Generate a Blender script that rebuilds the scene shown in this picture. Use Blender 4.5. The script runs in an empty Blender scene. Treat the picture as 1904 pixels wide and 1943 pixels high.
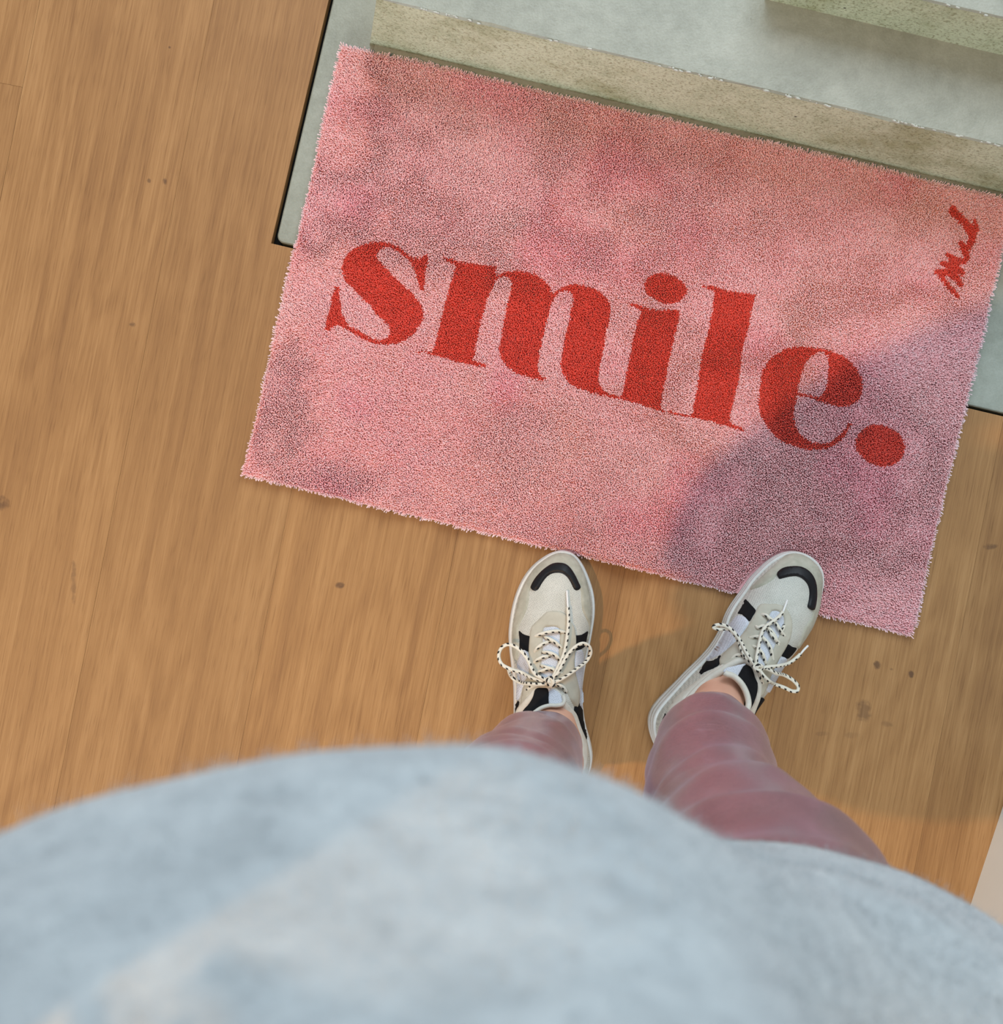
import bpy, bmesh, math, random
import numpy as np
from mathutils import Vector, Matrix
from mathutils.geometry import delaunay_2d_cdt

# ---------------------------------------------------------------- camera, light, exposure
scene = bpy.context.scene
COL = scene.collection
H = 1.5            # eye height
F = 2304.0         # focal length in pixels of a 1904 px wide frame
CX, CY = 952.0, 971.5
TILT = math.radians(13.3)       # stairs and mat stand turned against the way the person looks
EX = np.array([math.cos(TILT), -math.sin(TILT)])
EY = np.array([math.sin(TILT), math.cos(TILT)])

cam_data = bpy.data.cameras.new('camera')
cam = bpy.data.objects.new('camera', cam_data)
COL.objects.link(cam)
cam.location = (0, 0, H)
cam.rotation_euler = (0, 0, 0)
cam_data.sensor_fit = 'HORIZONTAL'
cam_data.sensor_width = 36.0
cam_data.lens = F / 1904.0 * 36.0
cam_data.clip_start = 0.02
cam_data.dof.use_dof = True
cam_data.dof.focus_distance = 1.46
cam_data.dof.aperture_fstop = 7.5
scene.camera = cam

scene.view_settings.view_transform = 'Standard'
scene.view_settings.look = 'None'
scene.view_settings.gamma = 1.0
scene.view_settings.use_curve_mapping = False
scene.view_settings.exposure = 0.34

world = bpy.data.worlds.new('world')
scene.world = world
world.use_nodes = True
bg = world.node_tree.nodes['Background']
bg.inputs['Color'].default_value = (0.80, 0.90, 1.0, 1)
bg.inputs['Strength'].default_value = 0.44

def lamp(name, kind, loc, target, energy, color, **kw):
    d = bpy.data.lights.new(name, kind)
    d.energy = energy
    d.color = color
    for k, v in kw.items():
        setattr(d, k, v)
    o = bpy.data.objects.new(name, d)
    COL.objects.link(o)
    o.location = loc
    o.rotation_euler = (Vector(target) - Vector(loc)).to_track_quat('-Z', 'Y').to_euler()
    return o

# warm ceiling spot on the left, daylight from the window up the stairs
lamp('ceiling_spot', 'SPOT', (-1.33, -0.45, 3.6), (0.0, 0.0, 0), 168, (1.0, 0.55, 0.22), spot_size=math.radians(80), spot_blend=0.5, shadow_soft_size=0.03)
lamp('stair_window', 'AREA', (0.7, 2.3, 2.7), (0.1, 0.0, 0.2), 66, (0.78, 0.90, 1.0), shape='RECTANGLE', size=2.2, size_y=2.0)

lamp('riser_fill', 'AREA', (-1.7, -3.3, 1.9), (0.1, 0.4, 0.0), 62, (0.93, 0.96, 1.0), shape='RECTANGLE', size=2.4, size_y=1.8)  # added fill light from behind the person, brightens the riser; no known source

# ---------------------------------------------------------------- helpers
rng = np.random.default_rng(7)
random.seed(7)

def U(px, py, z=0.0):
    """where the sight line through a measured point meets height z"""
    return ((px - CX) * (H - z) / F, -(py - CY) * (H - z) / F)

def crop(ox, oy, size, pts):
    s = size / 1904.0
    return [(ox + s * p[0], oy + s * p[1]) for p in pts]

def node_mat(name, color=(0.5, 0.5, 0.5), rough=0.6, metallic=0.0, **kw):
    m = bpy.data.materials.new(name)
    m.use_nodes = True
    b = m.node_tree.nodes['Principled BSDF']
    b.inputs['Base Color'].default_value = (*color, 1)
    b.inputs['Roughness'].default_value = rough
    b.inputs['Metallic'].default_value = metallic
    for k, v in kw.items():
        b.inputs[k].default_value = v
    return m

class NT:
    """small node-tree builder"""
    def __init__(self, m):
        self.m = m; self.t = m.node_tree; self.b = self.t.nodes['Principled BSDF']
    def n(self, kind, **kw):
        x = self.t.nodes.new(kind)
        for k, v in kw.items():
            setattr(x, k, v)
        return x
    def l(self, a, b):
        self.t.links.new(a, b)
    def val(self, sock, v):
        if hasattr(v, 'links') or hasattr(v, 'is_output'):
            self.l(v, sock)
        else:
            sock.default_value = v
    def math(self, op, a, b=0.0, c=0.0, clamp=False):
        x = self.n('ShaderNodeMath', operation=op); x.use_clamp = clamp
        for i, v in enumerate((a, b, c)):
            self.val(x.inputs[i], v)
        return x.outputs[0]
    def noise(self, vec, scale, detail=4.0, rough=0.55, dist=0.0):
        x = self.n('ShaderNodeTexNoise')
        if vec is not None:
            self.l(vec, x.inputs['Vector'])
        x.inputs['Scale'].default_value = scale
        x.inputs['Detail'].default_value = detail
        x.inputs['Roughness'].default_value = rough
        x.inputs['Distortion'].default_value = dist
        return x.outputs['Fac']
    def ramp(self, fac, stops):
        x = self.n('ShaderNodeValToRGB')
        e = x.color_ramp.elements
        while len(e) > 1:
            e.remove(e[-1])
        e[0].position = stops[0][0]; e[0].color = (*stops[0][1], 1)
        for p, c in stops[1:]:
            k = e.new(p); k.color = (*c, 1)
        self.l(fac, x.inputs[0])
        return x.outputs[0]
    def mix(self, fac, a, b, blend='MIX'):
        x = self.n('ShaderNodeMix', data_type='RGBA', blend_type=blend)
        self.val(x.inputs[0], fac)
        for i, v in ((6, a), (7, b)):
            if isinstance(v, tuple):
                x.inputs[i].default_value = (*v, 1)
            else:
                self.l(v, x.inputs[i])
        return x.outputs[2]
    def bump(self, height, strength=0.3, dist=0.001):
        x = self.n('ShaderNodeBump')
        x.inputs['Strength'].default_value = strength
        x.inputs['Distance'].default_value = dist
        self.l(height, x.inputs['Height'])
        self.l(x.outputs[0], self.b.inputs['Normal'])
    def coord(self, which='Object', scale=(1, 1, 1), rot=0.0):
        tc = self.n('ShaderNodeTexCoord')
        mp = self.n('ShaderNodeMapping')
        mp.inputs['Scale'].default_value = scale
        mp.inputs['Rotation'].default_value = (0, 0, rot)
        self.l(tc.outputs[which], mp.inputs[0])
        return mp.outputs[0]
    def base(self, c):
        self.l(c, self.b.inputs['Base Color'])

def link(o, parent=None):
    COL.objects.link(o)
    if parent is not None:
        o.parent = parent
    return o

def mesh_obj(name, verts, faces, mat=None, parent=None, smooth=False):
    me = bpy.data.meshes.new(name)
    me.from_pydata([tuple(map(float, v)) for v in verts], [], faces)
    me.update()
    if mat:
        me.materials.append(mat)
    if smooth:
        me.polygons.foreach_set('use_smooth', [True] * len(me.polygons))
    return link(bpy.data.objects.new(name, me), parent)

def empty(name, loc=(0, 0, 0), parent=None):
    o = bpy.data.objects.new(name, None)
    o.empty_display_size = 0.05
    link(o, parent)
    o.location = loc
    return o

def tag(o, label=None, cat=None, kind=None, group=None):
    if label: o['label'] = label
    if cat: o['category'] = cat
    if kind: o['kind'] = kind
    if group: o['group'] = group
    return o

def bm_obj(name, bm, mat=None, parent=None, smooth=False):
    me = bpy.data.meshes.new(name)
    bm.to_mesh(me); bm.free()
    if mat:
        me.materials.append(mat)
    if smooth:
        me.polygons.foreach_set('use_smooth', [True] * len(me.polygons))
    return link(bpy.data.objects.new(name, me), parent)

def catmull(pts, step, closed=False):
    P = np.array(pts, float)
    n = len(P)
    out = []
    segs = n if closed else n - 1
    for i in range(segs):
        if closed:
            p0, p1, p2, p3 = P[(i - 1) % n], P[i], P[(i + 1) % n], P[(i + 2) % n]
        else:
            p1, p2 = P[i], P[i + 1]
            p0 = P[i - 1] if i else 2 * p1 - p2
            p3 = P[i + 2] if i + 2 < n else 2 * p2 - p1
        # centripetal
        def kn(a, b): return max(np.linalg.norm(b - a), 1e-7) ** 0.5
        t0 = 0; t1 = t0 + kn(p0, p1); t2 = t1 + kn(p1, p2); t3 = t2 + kn(p2, p3)
        m = max(1, int(math.ceil(np.linalg.norm(p2 - p1) / step)))
        for k in range(m):
            t = t1 + (t2 - t1) * k / m
            A1 = (t1 - t) / (t1 - t0) * p0 + (t - t0) / (t1 - t0) * p1
            A2 = (t2 - t) / (t2 - t1) * p1 + (t - t1) / (t2 - t1) * p2
            A3 = (t3 - t) / (t3 - t2) * p2 + (t - t2) / (t3 - t2) * p3
            B1 = (t2 - t) / (t2 - t0) * A1 + (t - t0) / (t2 - t0) * A2
            B2 = (t3 - t) / (t3 - t1) * A2 + (t - t1) / (t3 - t1) * A3
            out.append((t2 - t) / (t2 - t1) * B1 + (t - t1) / (t2 - t1) * B2)
    if not closed:
        out.append(P[-1])
    return np.array(out)

def inside(P, poly):
    """points P (n,2) inside polygon"""
    poly = np.asarray(poly, float)
    P = np.asarray(P, float)
    r = np.zeros(len(P), bool)
    mn, mx = poly.min(0), poly.max(0)
    idx = np.where((P[:, 0] >= mn[0]) & (P[:, 0] <= mx[0]) & (P[:, 1] >= mn[1]) & (P[:, 1] <= mx[1]))[0]
    x, y = P[idx, 0], P[idx, 1]
    c = np.zeros(len(idx), bool)
    j = len(poly) - 1
    for i in range(len(poly)):
        xi, yi = poly[i]; xj, yj = poly[j]
        if yi != yj:
            c ^= ((yi > y) != (yj > y)) & (x < (xj - xi) * (y - yi) / (yj - yi) + xi)
        j = i
    r[idx] = c
    return r

def dist_poly(P, poly):
    P = np.asarray(P, float); poly = np.asarray(poly, float)
    a = poly; b = np.roll(poly, -1, 0)
    d = np.full(len(P), 1e9)
    for i in range(len(a)):
        ab = b[i] - a[i]
        L = ab @ ab
        if L < 1e-14:
            continue
        t = np.clip(((P - a[i]) @ ab) / L, 0, 1)
        q = a[i] + t[:, None] * ab
        d = np.minimum(d, np.hypot(P[:, 0] - q[:, 0], P[:, 1] - q[:, 1]))
    return d

def offset_poly(poly, d):
    """inset a closed polygon by d along its normals"""
    P = np.asarray(poly, float)
    area = 0.5 * np.sum(P[:, 0] * np.roll(P[:, 1], -1) - np.roll(P[:, 0], -1) * P[:, 1])
    t = np.roll(P, -1, 0) - np.roll(P, 1, 0)
    t /= np.maximum(np.linalg.norm(t, axis=1)[:, None], 1e-9)
    n = np.stack([-t[:, 1], t[:, 0]], 1) * (1 if area > 0 else -1)
    return P + n * d

# ---------------------------------------------------------------- materials
def wood_material():
    m = node_mat('oiled_oak', rough=0.42)
    t = NT(m)
    tc = t.n('ShaderNodeTexCoord')
    oi = t.n('ShaderNodeObjectInfo')
    off = t.n('ShaderNodeVectorMath', operation='MULTIPLY')
    comb = t.n('ShaderNodeCombineXYZ')
    for i in range(3):
        t.l(oi.outputs['Random'], comb.inputs[i])
    t.l(comb.outputs[0], off.inputs[0]); off.inputs[1].default_value = (7.3, 13.1, 5.7)
    add = t.n('ShaderNodeVectorMath', operation='ADD')
    t.l(tc.outputs['Object'], add.inputs[0]); t.l(off.outputs[0], add.inputs[1])
    def mapped(s):
        mp = t.n('ShaderNodeMapping'); mp.inputs['Scale'].default_value = s
        t.l(add.outputs[0], mp.inputs[0]); return mp.outputs[0]
    big = t.noise(mapped((7, 1.6, 1)), 1.0, 2.0, 0.5, 0.6)          # cathedral field
    rings = t.math('SINE', t.math('MULTIPLY', big, 60.0))
    rings = t.math('MULTIPLY_ADD', rings, 0.5, 0.5)
    streak = t.noise(mapped((60, 1.8, 1)), 1.0, 5.0, 0.62, 0.25)
    fine = t.noise(mapped((420, 6, 1)), 1.0, 3.0, 0.6)
    pore = t.noise(mapped((900, 30, 1)), 1.0, 2.0, 0.5)
    blot = t.noise(mapped((9, 1.6, 1)), 1.0, 4.0, 0.55, 0.4)
    g = t.math('ADD', t.math('MULTIPLY', rings, 0.055), t.math('MULTIPLY', streak, 0.38))
    g = t.math('ADD', g, t.math('MULTIPLY', fine, 0.34))
    g = t.math('ADD', g, t.math('MULTIPLY', blot, 0.26))
    c = t.ramp(g, [(0.34, (0.215, 0.105, 0.039)), (0.50, (0.305, 0.160, 0.059)), (0.60, (0.365, 0.200, 0.078)), (0.74, (0.42, 0.242, 0.102))])
    pr = t.ramp(pore, [(0.30, (0.74, 0.70, 0.66)), (0.46, (1, 1, 1))])
    c = t.mix(0.75, c, pr, 'MULTIPLY')
    # a little variation from plank to plank
    pv = t.ramp(oi.outputs['Random'], [(0.0, (0.92, 0.91, 0.90)), (0.5, (1, 1, 1)), (1.0, (1.05, 1.03, 1.0))])
    c = t.mix(1.0, c, pv, 'MULTIPLY')
    # knots: dark spots that stay with the wood (floor coordinates)
    geo = t.n('ShaderNodeNewGeometry')
    sep = t.n('ShaderNodeSeparateXYZ'); t.l(geo.outputs['Position'], sep.inputs[0])
    wob = t.noise(geo.outputs['Position'], 90.0, 3.0, 0.6)
    for (px, py, rx, ry, s) in KNOTS:
        x, y = U(px, py)
        dx = t.math('MULTIPLY', t.math('SUBTRACT', sep.outputs[0], x), 1.0 / rx)
        dy = t.math('MULTIPLY', t.math('SUBTRACT', sep.outputs[1], y), 1.0 / ry)
        r2 = t.math('ADD', t.math('MULTIPLY', dx, dx), t.math('MULTIPLY', dy, dy))
        r2 = t.math('ADD', r2, t.math('MULTIPLY', t.math('SUBTRACT', wob, 0.5), 3.2))
        k = t.math('MULTIPLY', t.math('SUBTRACT', 1.15, r2, clamp=True), s, clamp=True)
        c = t.mix(k, c, (0.085, 0.042, 0.022))
    t.base(c)
    t.l(t.math('MULTIPLY_ADD', fine, 0.2, 0.36), t.b.inputs['Roughness'])
    t.b.inputs['Specular IOR Level'].default_value = 0.35
    t.bump(t.math('ADD', streak, pore), 0.18, 0.0005)
    return m

KNOTS = [(250, 617, .0045, .0035, .8), (283, 343, .0022, .003, .6), (313, 344, .003, .004, .7), (645, 1110, .006, .004, .8), (322, 90, .0016, .0016, .7),
         (5, 955, .008, .009, .7), (140, 1100, .0035, .028, .45), (1665, 1262, .005, .005, .75), (1692, 1270, .003, .002, .5), (1730, 1278, .0035, .0045, .8),
         (1640, 1348, .010, .016, .5), (1682, 1374, .008, .004, .3), (1618, 1395, .009, .004, .2), (1880, 1037, .009, .004, .6), (1560, 1392, .009, .003, .2)]

def concrete_material(name, cols, rough, fleck=0.5, scale=1.0):
    m = node_mat(name, rough=rough)
    t = NT(m)
    v = t.coord('Object', (scale, scale, scale))
    a = t.noise(v, 9.0, 5.0, 0.6, 0.5)
    b = t.noise(v, 60.0, 4.0, 0.65)
    c3 = t.noise(v, 420.0, 3.0, 0.6)
    g = t.math('ADD', t.math('MULTIPLY', a, 0.55), t.math('MULTIPLY', b, 0.30))
    g = t.math('ADD', g, t.math('MULTIPLY', c3, 0.15 * (1 + fleck)))
    c = t.ramp(g, [(0.38, cols[0]), (0.52, cols[1]), (0.66, cols[2])])
    vo = t.n('ShaderNodeTexVoronoi'); vo.inputs['Scale'].default_value = 38.0; t.l(v, vo.inputs['Vector'])
    dots = t.ramp(vo.outputs['Distance'], [(0.0, (1, 1, 1)), (0.05, (1, 1, 1)), (0.075, (0, 0, 0))])
    rnd = t.ramp(t.noise(v, 17.0, 1.0), [(0.60, (0, 0, 0)), (0.62, (1, 1, 1))])
    k = t.n('ShaderNodeMath', operation='MULTIPLY'); t.l(dots, k.inputs[0]); t.l(rnd, k.inputs[1])
    c = t.mix(k.outputs[0], c, (0.05, 0.045, 0.035))
    if fleck > 1:
        sp = t.ramp(t.noise(v, 300.0, 2.0, 0.7), [(0.34, (0.62, 0.58, 0.50)), (0.46, (1, 1, 1)), (0.62, (1.12, 1.12, 1.12))])
        gr = t.ramp(t.noise(v, 6.0, 5.0, 0.7), [(0.36, (0.66, 0.64, 0.52)), (0.50, (1, 1, 1))])
        c = t.mix(1.0, t.mix(1.0, c, sp, 'MULTIPLY'), gr, 'MULTIPLY')
    t.base(c)
    t.bump(t.math('ADD', b, c3), 0.25 * (1 + fleck), 0.0012)
    return m

M = {}
M['wood'] = wood_material()
M['concrete'] = concrete_material('polished_concrete', [(0.215, 0.232, 0.185), (0.28, 0.302, 0.248), (0.345, 0.368, 0.31)], 0.38, 0.2)
M['riser'] = concrete_material('sandy_concrete', [(0.27, 0.315, 0.205), (0.41, 0.475, 0.32), (0.52, 0.585, 0.42)], 0.8, 1.6)
M['chip'] = node_mat('chipped_concrete', (0.48, 0.52, 0.47), 0.7)
M['dark'] = node_mat('dark_gap', (0.03, 0.028, 0.024), 0.9)
M['plaster'] = None
M['primary'] = node_mat('pile_base', (0.85, 0.48, 0.50), 0.9)
M['backing'] = node_mat('rubber_backing', (0.035, 0.03, 0.032), 0.7)

def plaster():
    m = node_mat('white_paint', (0.72, 0.72, 0.66), 0.6)
    t = NT(m); v = t.coord('Object')
    t.base(t.ramp(t.noise(v, 5.0, 3.0), [(0.3, (0.68, 0.685, 0.62)), (0.7, (0.75, 0.75, 0.69))]))
    t.bump(t.noise(v, 180.0, 2.0), 0.1, 0.0006)
    return m
M['plaster'] = plaster()

def woven(name, col, scale=900.0, rough=0.75, dark=0.72, bump=0.5):
    m = node_mat(name, col, rough)
    t = NT(m)
    v = t.coord('Object', (scale, scale, 0.0), 0.5)
    vo = t.n('ShaderNodeTexVoronoi'); vo.inputs['Scale'].default_value = 1.0; vo.inputs['Randomness'].default_value = 0.25
    t.l(v, vo.inputs['Vector'])
    f = t.ramp(vo.outputs['Distance'], [(0.25, (1, 1, 1)), (0.62, (dark, dark, dark))])
    big = t.ramp(t.noise(t.coord('Object'), 45.0, 3.0), [(0.3, (0.90, 0.90, 0.88)), (0.7, (1.03, 1.03, 1.03))])
    c = t.mix(1.0, t.mix(1.0, col, f, 'MULTIPLY'), big, 'MULTIPLY')
    t.base(c)
    t.bump(vo.outputs['Distance'], -bump if bump else 0.0, 0.0006)
    return m
M['mesh'] = woven('off_white_mesh', (0.64, 0.64, 0.57), 540.0)
M['white_mesh'] = woven('white_mesh', (0.68, 0.72, 0.79), 560.0)

def suede(name, c1, c2, rough=0.8, sc=120.0):
    m = node_mat(name, c1, rough)
    t = NT(m); v = t.coord('Object')
    n = t.math('ADD', t.math('MULTIPLY', t.noise(v, sc, 4.0), 0.5), t.math('MULTIPLY', t.noise(v, 28.0, 3.0), 0.5))
    t.base(t.ramp(n, [(0.36, c1), (0.64, c2)]))
    t.bump(t.noise(v, 1500.0, 2.0), 0.25, 0.0004)
    return m
M['suede'] = suede('pale_grey_suede', (0.36, 0.355, 0.275), (0.50, 0.49, 0.395))
M['beige'] = suede('beige_nubuck', (0.43, 0.41, 0.325), (0.56, 0.54, 0.44), 0.65, 60.0)
M['piping'] = suede('cream_piping', (0.60, 0.58, 0.49), (0.70, 0.68, 0.60), 0.6, 200.0)
M['black'] = suede('black_suede', (0.006, 0.006, 0.007), (0.012, 0.012, 0.013), 0.85)
M['black'].node_tree.nodes['Principled BSDF'].inputs['Specular IOR Level'].default_value = 0.15
M['gloss_black'] = node_mat('black_rubber', (0.008, 0.008, 0.009), 0.45)
M['gloss_black'].node_tree.nodes['Principled BSDF'].inputs['Specular IOR Level'].default_value = 0.25
M['sole'] = suede('white_rubber', (0.60, 0.60, 0.56), (0.70, 0.70, 0.66), 0.55, 40.0)
M['lining'] = node_mat('dark_lining', (0.05, 0.038, 0.03), 0.9)

def lace_material():
    m = node_mat('speckled_lace', (0.72, 0.70, 0.60), 0.75)
    t = NT(m)
    uv = t.n('ShaderNodeUVMap'); s = t.n('ShaderNodeSeparateXYZ'); t.l(uv.outputs[0], s.inputs[0])
    a = t.math('FRACT', t.math('ADD', t.math('MULTIPLY', s.outputs[0], 1.0 / 0.0078), t.math('MULTIPLY', s.outputs[1], 1.0)))
    b = t.math('FRACT', t.math('MULTIPLY', s.outputs[1], 2.0))
    k = t.math('MULTIPLY', t.math('LESS_THAN', a, 0.38), t.math('LESS_THAN', b, 0.46))
    t.base(t.mix(k, (0.74, 0.715, 0.60), (0.008, 0.008, 0.008)))
    w = t.math('SINE', t.math('MULTIPLY', t.math('ADD', s.outputs[0], t.math('MULTIPLY', s.outputs[1], 0.0016)), 3900.0))
    t.bump(w, 0.12, 0.0003)
    return m
M['lace'] = lace_material()
M['aglet'] = node_mat('clear_aglet', (0.78, 0.78, 0.74), 0.3)

def skin_material():
    m = node_mat('skin', (0.72, 0.42, 0.29), 0.5)
    t = NT(m); v = t.coord('Object')
    t.base(t.ramp(t.noise(v, 26.0, 3.0), [(0.3, (0.66, 0.35, 0.235)), (0.7, (0.76, 0.45, 0.32))]))
    t.b.inputs['Subsurface Weight'].default_value = 0.12
    t.b.inputs['Subsurface Radius'].default_value = (0.02, 0.008, 0.004)
    t.bump(t.noise(v, 900.0, 2.0), 0.08, 0.0004)
    return m
M['skin'] = skin_material()
M['unseen_hair'] = node_mat('brown_hair', (0.10, 0.055, 0.03), 0.55)

def trouser_material():
    m = node_mat('metallic_pink_fabric', (0.42, 0.19, 0.20), 0.36, 0.45)
    t = NT(m); v = t.coord('Object')
    a = t.noise(t.coord('Object', (1, 1, 0.5)), 22.0, 4.0, 0.6, 0.8)
    grain = t.noise(v, 700.0, 3.0, 0.7)
    crin = t.noise(t.coord('Object', (1.0, 1.0, 5.0)), 60.0, 4.0, 0.6, 1.2)
    c = t.ramp(a, [(0.3, (0.26, 0.132, 0.137)), (0.55, (0.325, 0.17, 0.183)), (0.75, (0.41, 0.245, 0.28))])
    g = t.ramp(grain, [(0.35, (0.82, 0.82, 0.82)), (0.65, (1.12, 1.12, 1.12))])
    t.base(t.mix(1.0, c, g, 'MULTIPLY'))
    t.b.inputs['Sheen Weight'].default_value = 0.25
    t.b.inputs['Sheen Tint'].default_value = (0.85, 0.75, 0.95, 1)
    t.b.inputs['Coat Weight'].default_value = 0.75
    t.b.inputs['Coat Roughness'].default_value = 0.28
    t.l(t.math('MULTIPLY_ADD', grain, 0.22, 0.20), t.b.inputs['Roughness'])
    h = t.math('ADD', t.math('MULTIPLY', crin, 1.0), t.math('MULTIPLY', grain, 0.15))
    t.bump(h, 0.45, 0.004)
    return m
M['trouser'] = trouser_material()

def sweater_material():
    m = node_mat('pale_blue_wool', (0.5, 0.58, 0.62), 0.95)
    t = NT(m); v = t.coord('Object')
    a = t.noise(t.coord('Object', (0.6, 1, 1)), 85.0, 4.0, 0.6, 0.4)
    b = t.noise(v, 24.0, 3.0, 0.5)
    g = t.math('ADD', t.math('MULTIPLY', a, 0.6), t.math('MULTIPLY', b, 0.4))
    c = t.ramp(g, [(0.36, (0.325, 0.36, 0.37)), (0.50, (0.405, 0.445, 0.455)), (0.64, (0.475, 0.515, 0.52))])
    t.base(c)
    t.b.inputs['Sheen Weight'].default_value = 0.4
    t.b.inputs['Sheen Roughness'].default_value = 0.6
    t.bump(t.math('ADD', a, t.noise(v, 350.0, 3.0)), 0.5, 0.003)
    return m
M['sweater'] = sweater_material()

def pile_material():
    m = node_mat('mat_pile', (0.7, 0.3, 0.3), 0.5)
    t = NT(m)
    at = t.n('ShaderNodeAttribute', attribute_name='tuft')
    t.base(at.outputs['Color'])
    t.b.inputs['Specular IOR Level'].default_value = 0.6
    t.b.inputs['Roughness'].default_value = 0.33
    t.b.inputs['Sheen Weight'].default_value = 0.3
    return m
M['pile'] = pile_material()

# ---------------------------------------------------------------- floor
floor = empty('floor')
tag(floor, kind='structure')
sub = mesh_obj('subfloor', [(-2.4, -2.4, -0.03), (2.4, -2.4, -0.03), (2.4, 2.4, -0.03), (-2.4, 2.4, -0.03)], [(0, 1, 2, 3)], M['dark'], floor)

PA = math.radians(11.2)                # direction of the planks
px_ = np.array([math.cos(PA), -math.sin(PA)]); py_ = np.array([math.sin(PA), math.cos(PA)])
SLAB_A0, SLAB_B0 = -0.349, 0.262       # corner of the concrete slab in stair coordinates
GAP = 0.0045

def clip(poly, n, c):
    """keep the side where n.p <= c"""
    out = []
    for i in range(len(poly)):
        a, b = poly[i], poly[(i + 1) % len(poly)]
        da, db = n @ a - c, n @ b - c
        if da <= 0: out.append(a)
        if (da < 0 < db) or (db < 0 < da):
            out.append(a + (b - a) * da / (da - db))
    return out

PW = 0.2115
seam0 = np.array(U(547, 963)) @ px_     # one measured seam
end0 = np.array(U(20, 161)) @ py_       # the measured end joint at the left
offs = [0.0, 0.45, -0.37, 0.8, 0.17, -0.62, 0.55, -0.15, 0.33, -0.5, 0.7, 0.05, -0.3, 0.5, -0.1, 0.25, 0.6, -0.4]
pi = 0
for k in range(-9, 14):
    x0 = seam0 + (k - 2) * PW; x1 = x0 + PW
    L = 1.9
    e = end0 if k == -1 else 0.85 + 0.25 * offs[(k + 9) % 18] ** 2 + 0.1 * (k % 2)
    for j in (-2, -1, 0, 1):
        y0 = e + j * L; y1 = y0 + L
        y0 = max(y0, -2.3); y1 = min(y1, 2.3)
        if y1 - y0 < 0.05: continue
        g = 0.00012
        rect = [np.array(p) for p in ((x0 + g, y0 + g), (x1 - g, y0 + g), (x1 - g, y1 - g), (x0 + g, y1 - g))]
        rect = [px_ * p[0] + py_ * p[1] for p in rect]
        # planks that meet the concrete slab are cut around its corner
        touches = len(clip(clip(rect, -EY, -(SLAB_B0 - GAP)), -EX, -(SLAB_A0 - GAP))) > 2
        pieces = [rect]
        if touches:
            pieces = [clip(rect, EY, SLAB_B0 - GAP)]
            up = clip(rect, -EY, -(SLAB_B0 - GAP))
            if len(up) > 2:
                pieces.append(clip(up, EX, SLAB_A0 - GAP))
        org = px_ * ((x0 + x1) / 2) + py_ * ((y0 + y1) / 2)
        V, Fc = [], []
        for P in pieces:
            if len(P) < 3: continue
            n = len(P); b = len(V)
            ar = sum(P[i][0] * P[(i + 1) % n][1] - P[(i + 1) % n][0] * P[i][1] for i in range(n))
            if ar < 0: P = P[::-1]
            Q = np.array(P) if touches else offset_poly(np.array(P), 0.0004)
            loc = lambda p: (float((p - org) @ px_), float((p - org) @ py_))
            for p in P: V.append((*loc(p), -0.014))
            for p in P: V.append((*loc(p), 0.0 if touches else -0.0003))
            for p in Q: V.append((*loc(p), 0.0))
            for i in range(n):
                j2 = (i + 1) % n
                Fc.append((b + i, b + j2, b + n + j2, b + n + i))
                Fc.append((b + n + i, b + n + j2, b + 2 * n + j2, b + 2 * n + i))
            Fc.append(tuple(b + 2 * n + i for i in range(n)))
        if not V: continue
        o = mesh_obj('plank', V, Fc, M['wood'], floor)
        o.location = (org[0], org[1], 0)
        o.rotation_euler = (0, 0, -PA)
        pi += 1

# ---------------------------------------------------------------- concrete stairs
def W(a, b, z):                      # stair coordinates -> world
    p = EX * a + EY * b
    return (p[0], p[1], z)

def stair_block(name, mat_top, mat_side, a0b, a0t, a1, b0, b1, z0, z1, parent, r=0.002, seg=60, wob=0.0008):
    """concrete block with a slightly irregular front edge"""
    V, Fc, mi = [], [], []
    rs = np.random.default_rng(3)
    for i in range(seg + 1):
        f = i / seg
        ab = a0b + (a1 - a0b) * f; at = a0t + (a1 - a0t) * f
        w1, w2 = rs.normal(0, wob, 2)
        V += [W(ab, b0, z0), W(at, b0 + w1 * .5, z1 - r), W(at + 0, b0 + r + w2 * .5, z1), W(at, b1, z1)]
    for i in range(seg):
        k = 4 * i
        Fc += [(k, k + 4, k + 5, k + 1), (k + 1, k + 5, k + 6, k + 2), (k + 2, k + 6, k + 7, k + 3)]
        mi += [1, 0, 0]
    V += [W(a0b, b1, z0)]
    Fc.append((0, 1, 2, 3, len(V) - 1)); mi.append(1)
    o = mesh_obj(name, V, Fc, None, parent)
    o.data.materials.append(mat_top); o.data.materials.append(mat_side)
    o.data.polygons.foreach_set('material_index', mi)
    return o

slab_z = -0.004
stairs = empty('concrete_stairs', (0, 0, 0))
tag(stairs, kind='structure')
# landing slab with rounded corner
pts = []
r = 0.009
for q in range(7):
    a = math.pi + q / 6 * math.pi / 2
    pts.append((SLAB_A0 + r + r * math.cos(a), SLAB_B0 + r + r * math.sin(a)))
pts += [(1.7, SLAB_B0), (1.7, 1.8), (SLAB_A0, 1.8)]
ring_t = [W(a, b, slab_z - 0.0012) for a, b in pts]
ring_b = [W(a, b, -0.029) for a, b in pts]
Q = offset_poly(np.array(pts), 0.0015)
ring_i = [W(a, b, slab_z) for a, b in Q]
n = len(pts)
mesh_obj('landing_slab', ring_b + ring_t + ring_i,
         [(i, (i + 1) % n, n + (i + 1) % n, n + i) for i in range(n)] + [(n + i, n + (i + 1) % n, 2 * n + (i + 1) % n, 2 * n + i) for i in range(n)] + [tuple(2 * n + i for i in range(n))],
         M['concrete'], stairs)
Z1, Z2 = 0.1445, 0.226
stair_block('lower_step', M['concrete'], M['riser'], -0.292, -0.268, 1.7, 0.5256, 1.8, slab_z, Z1, stairs)
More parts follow.
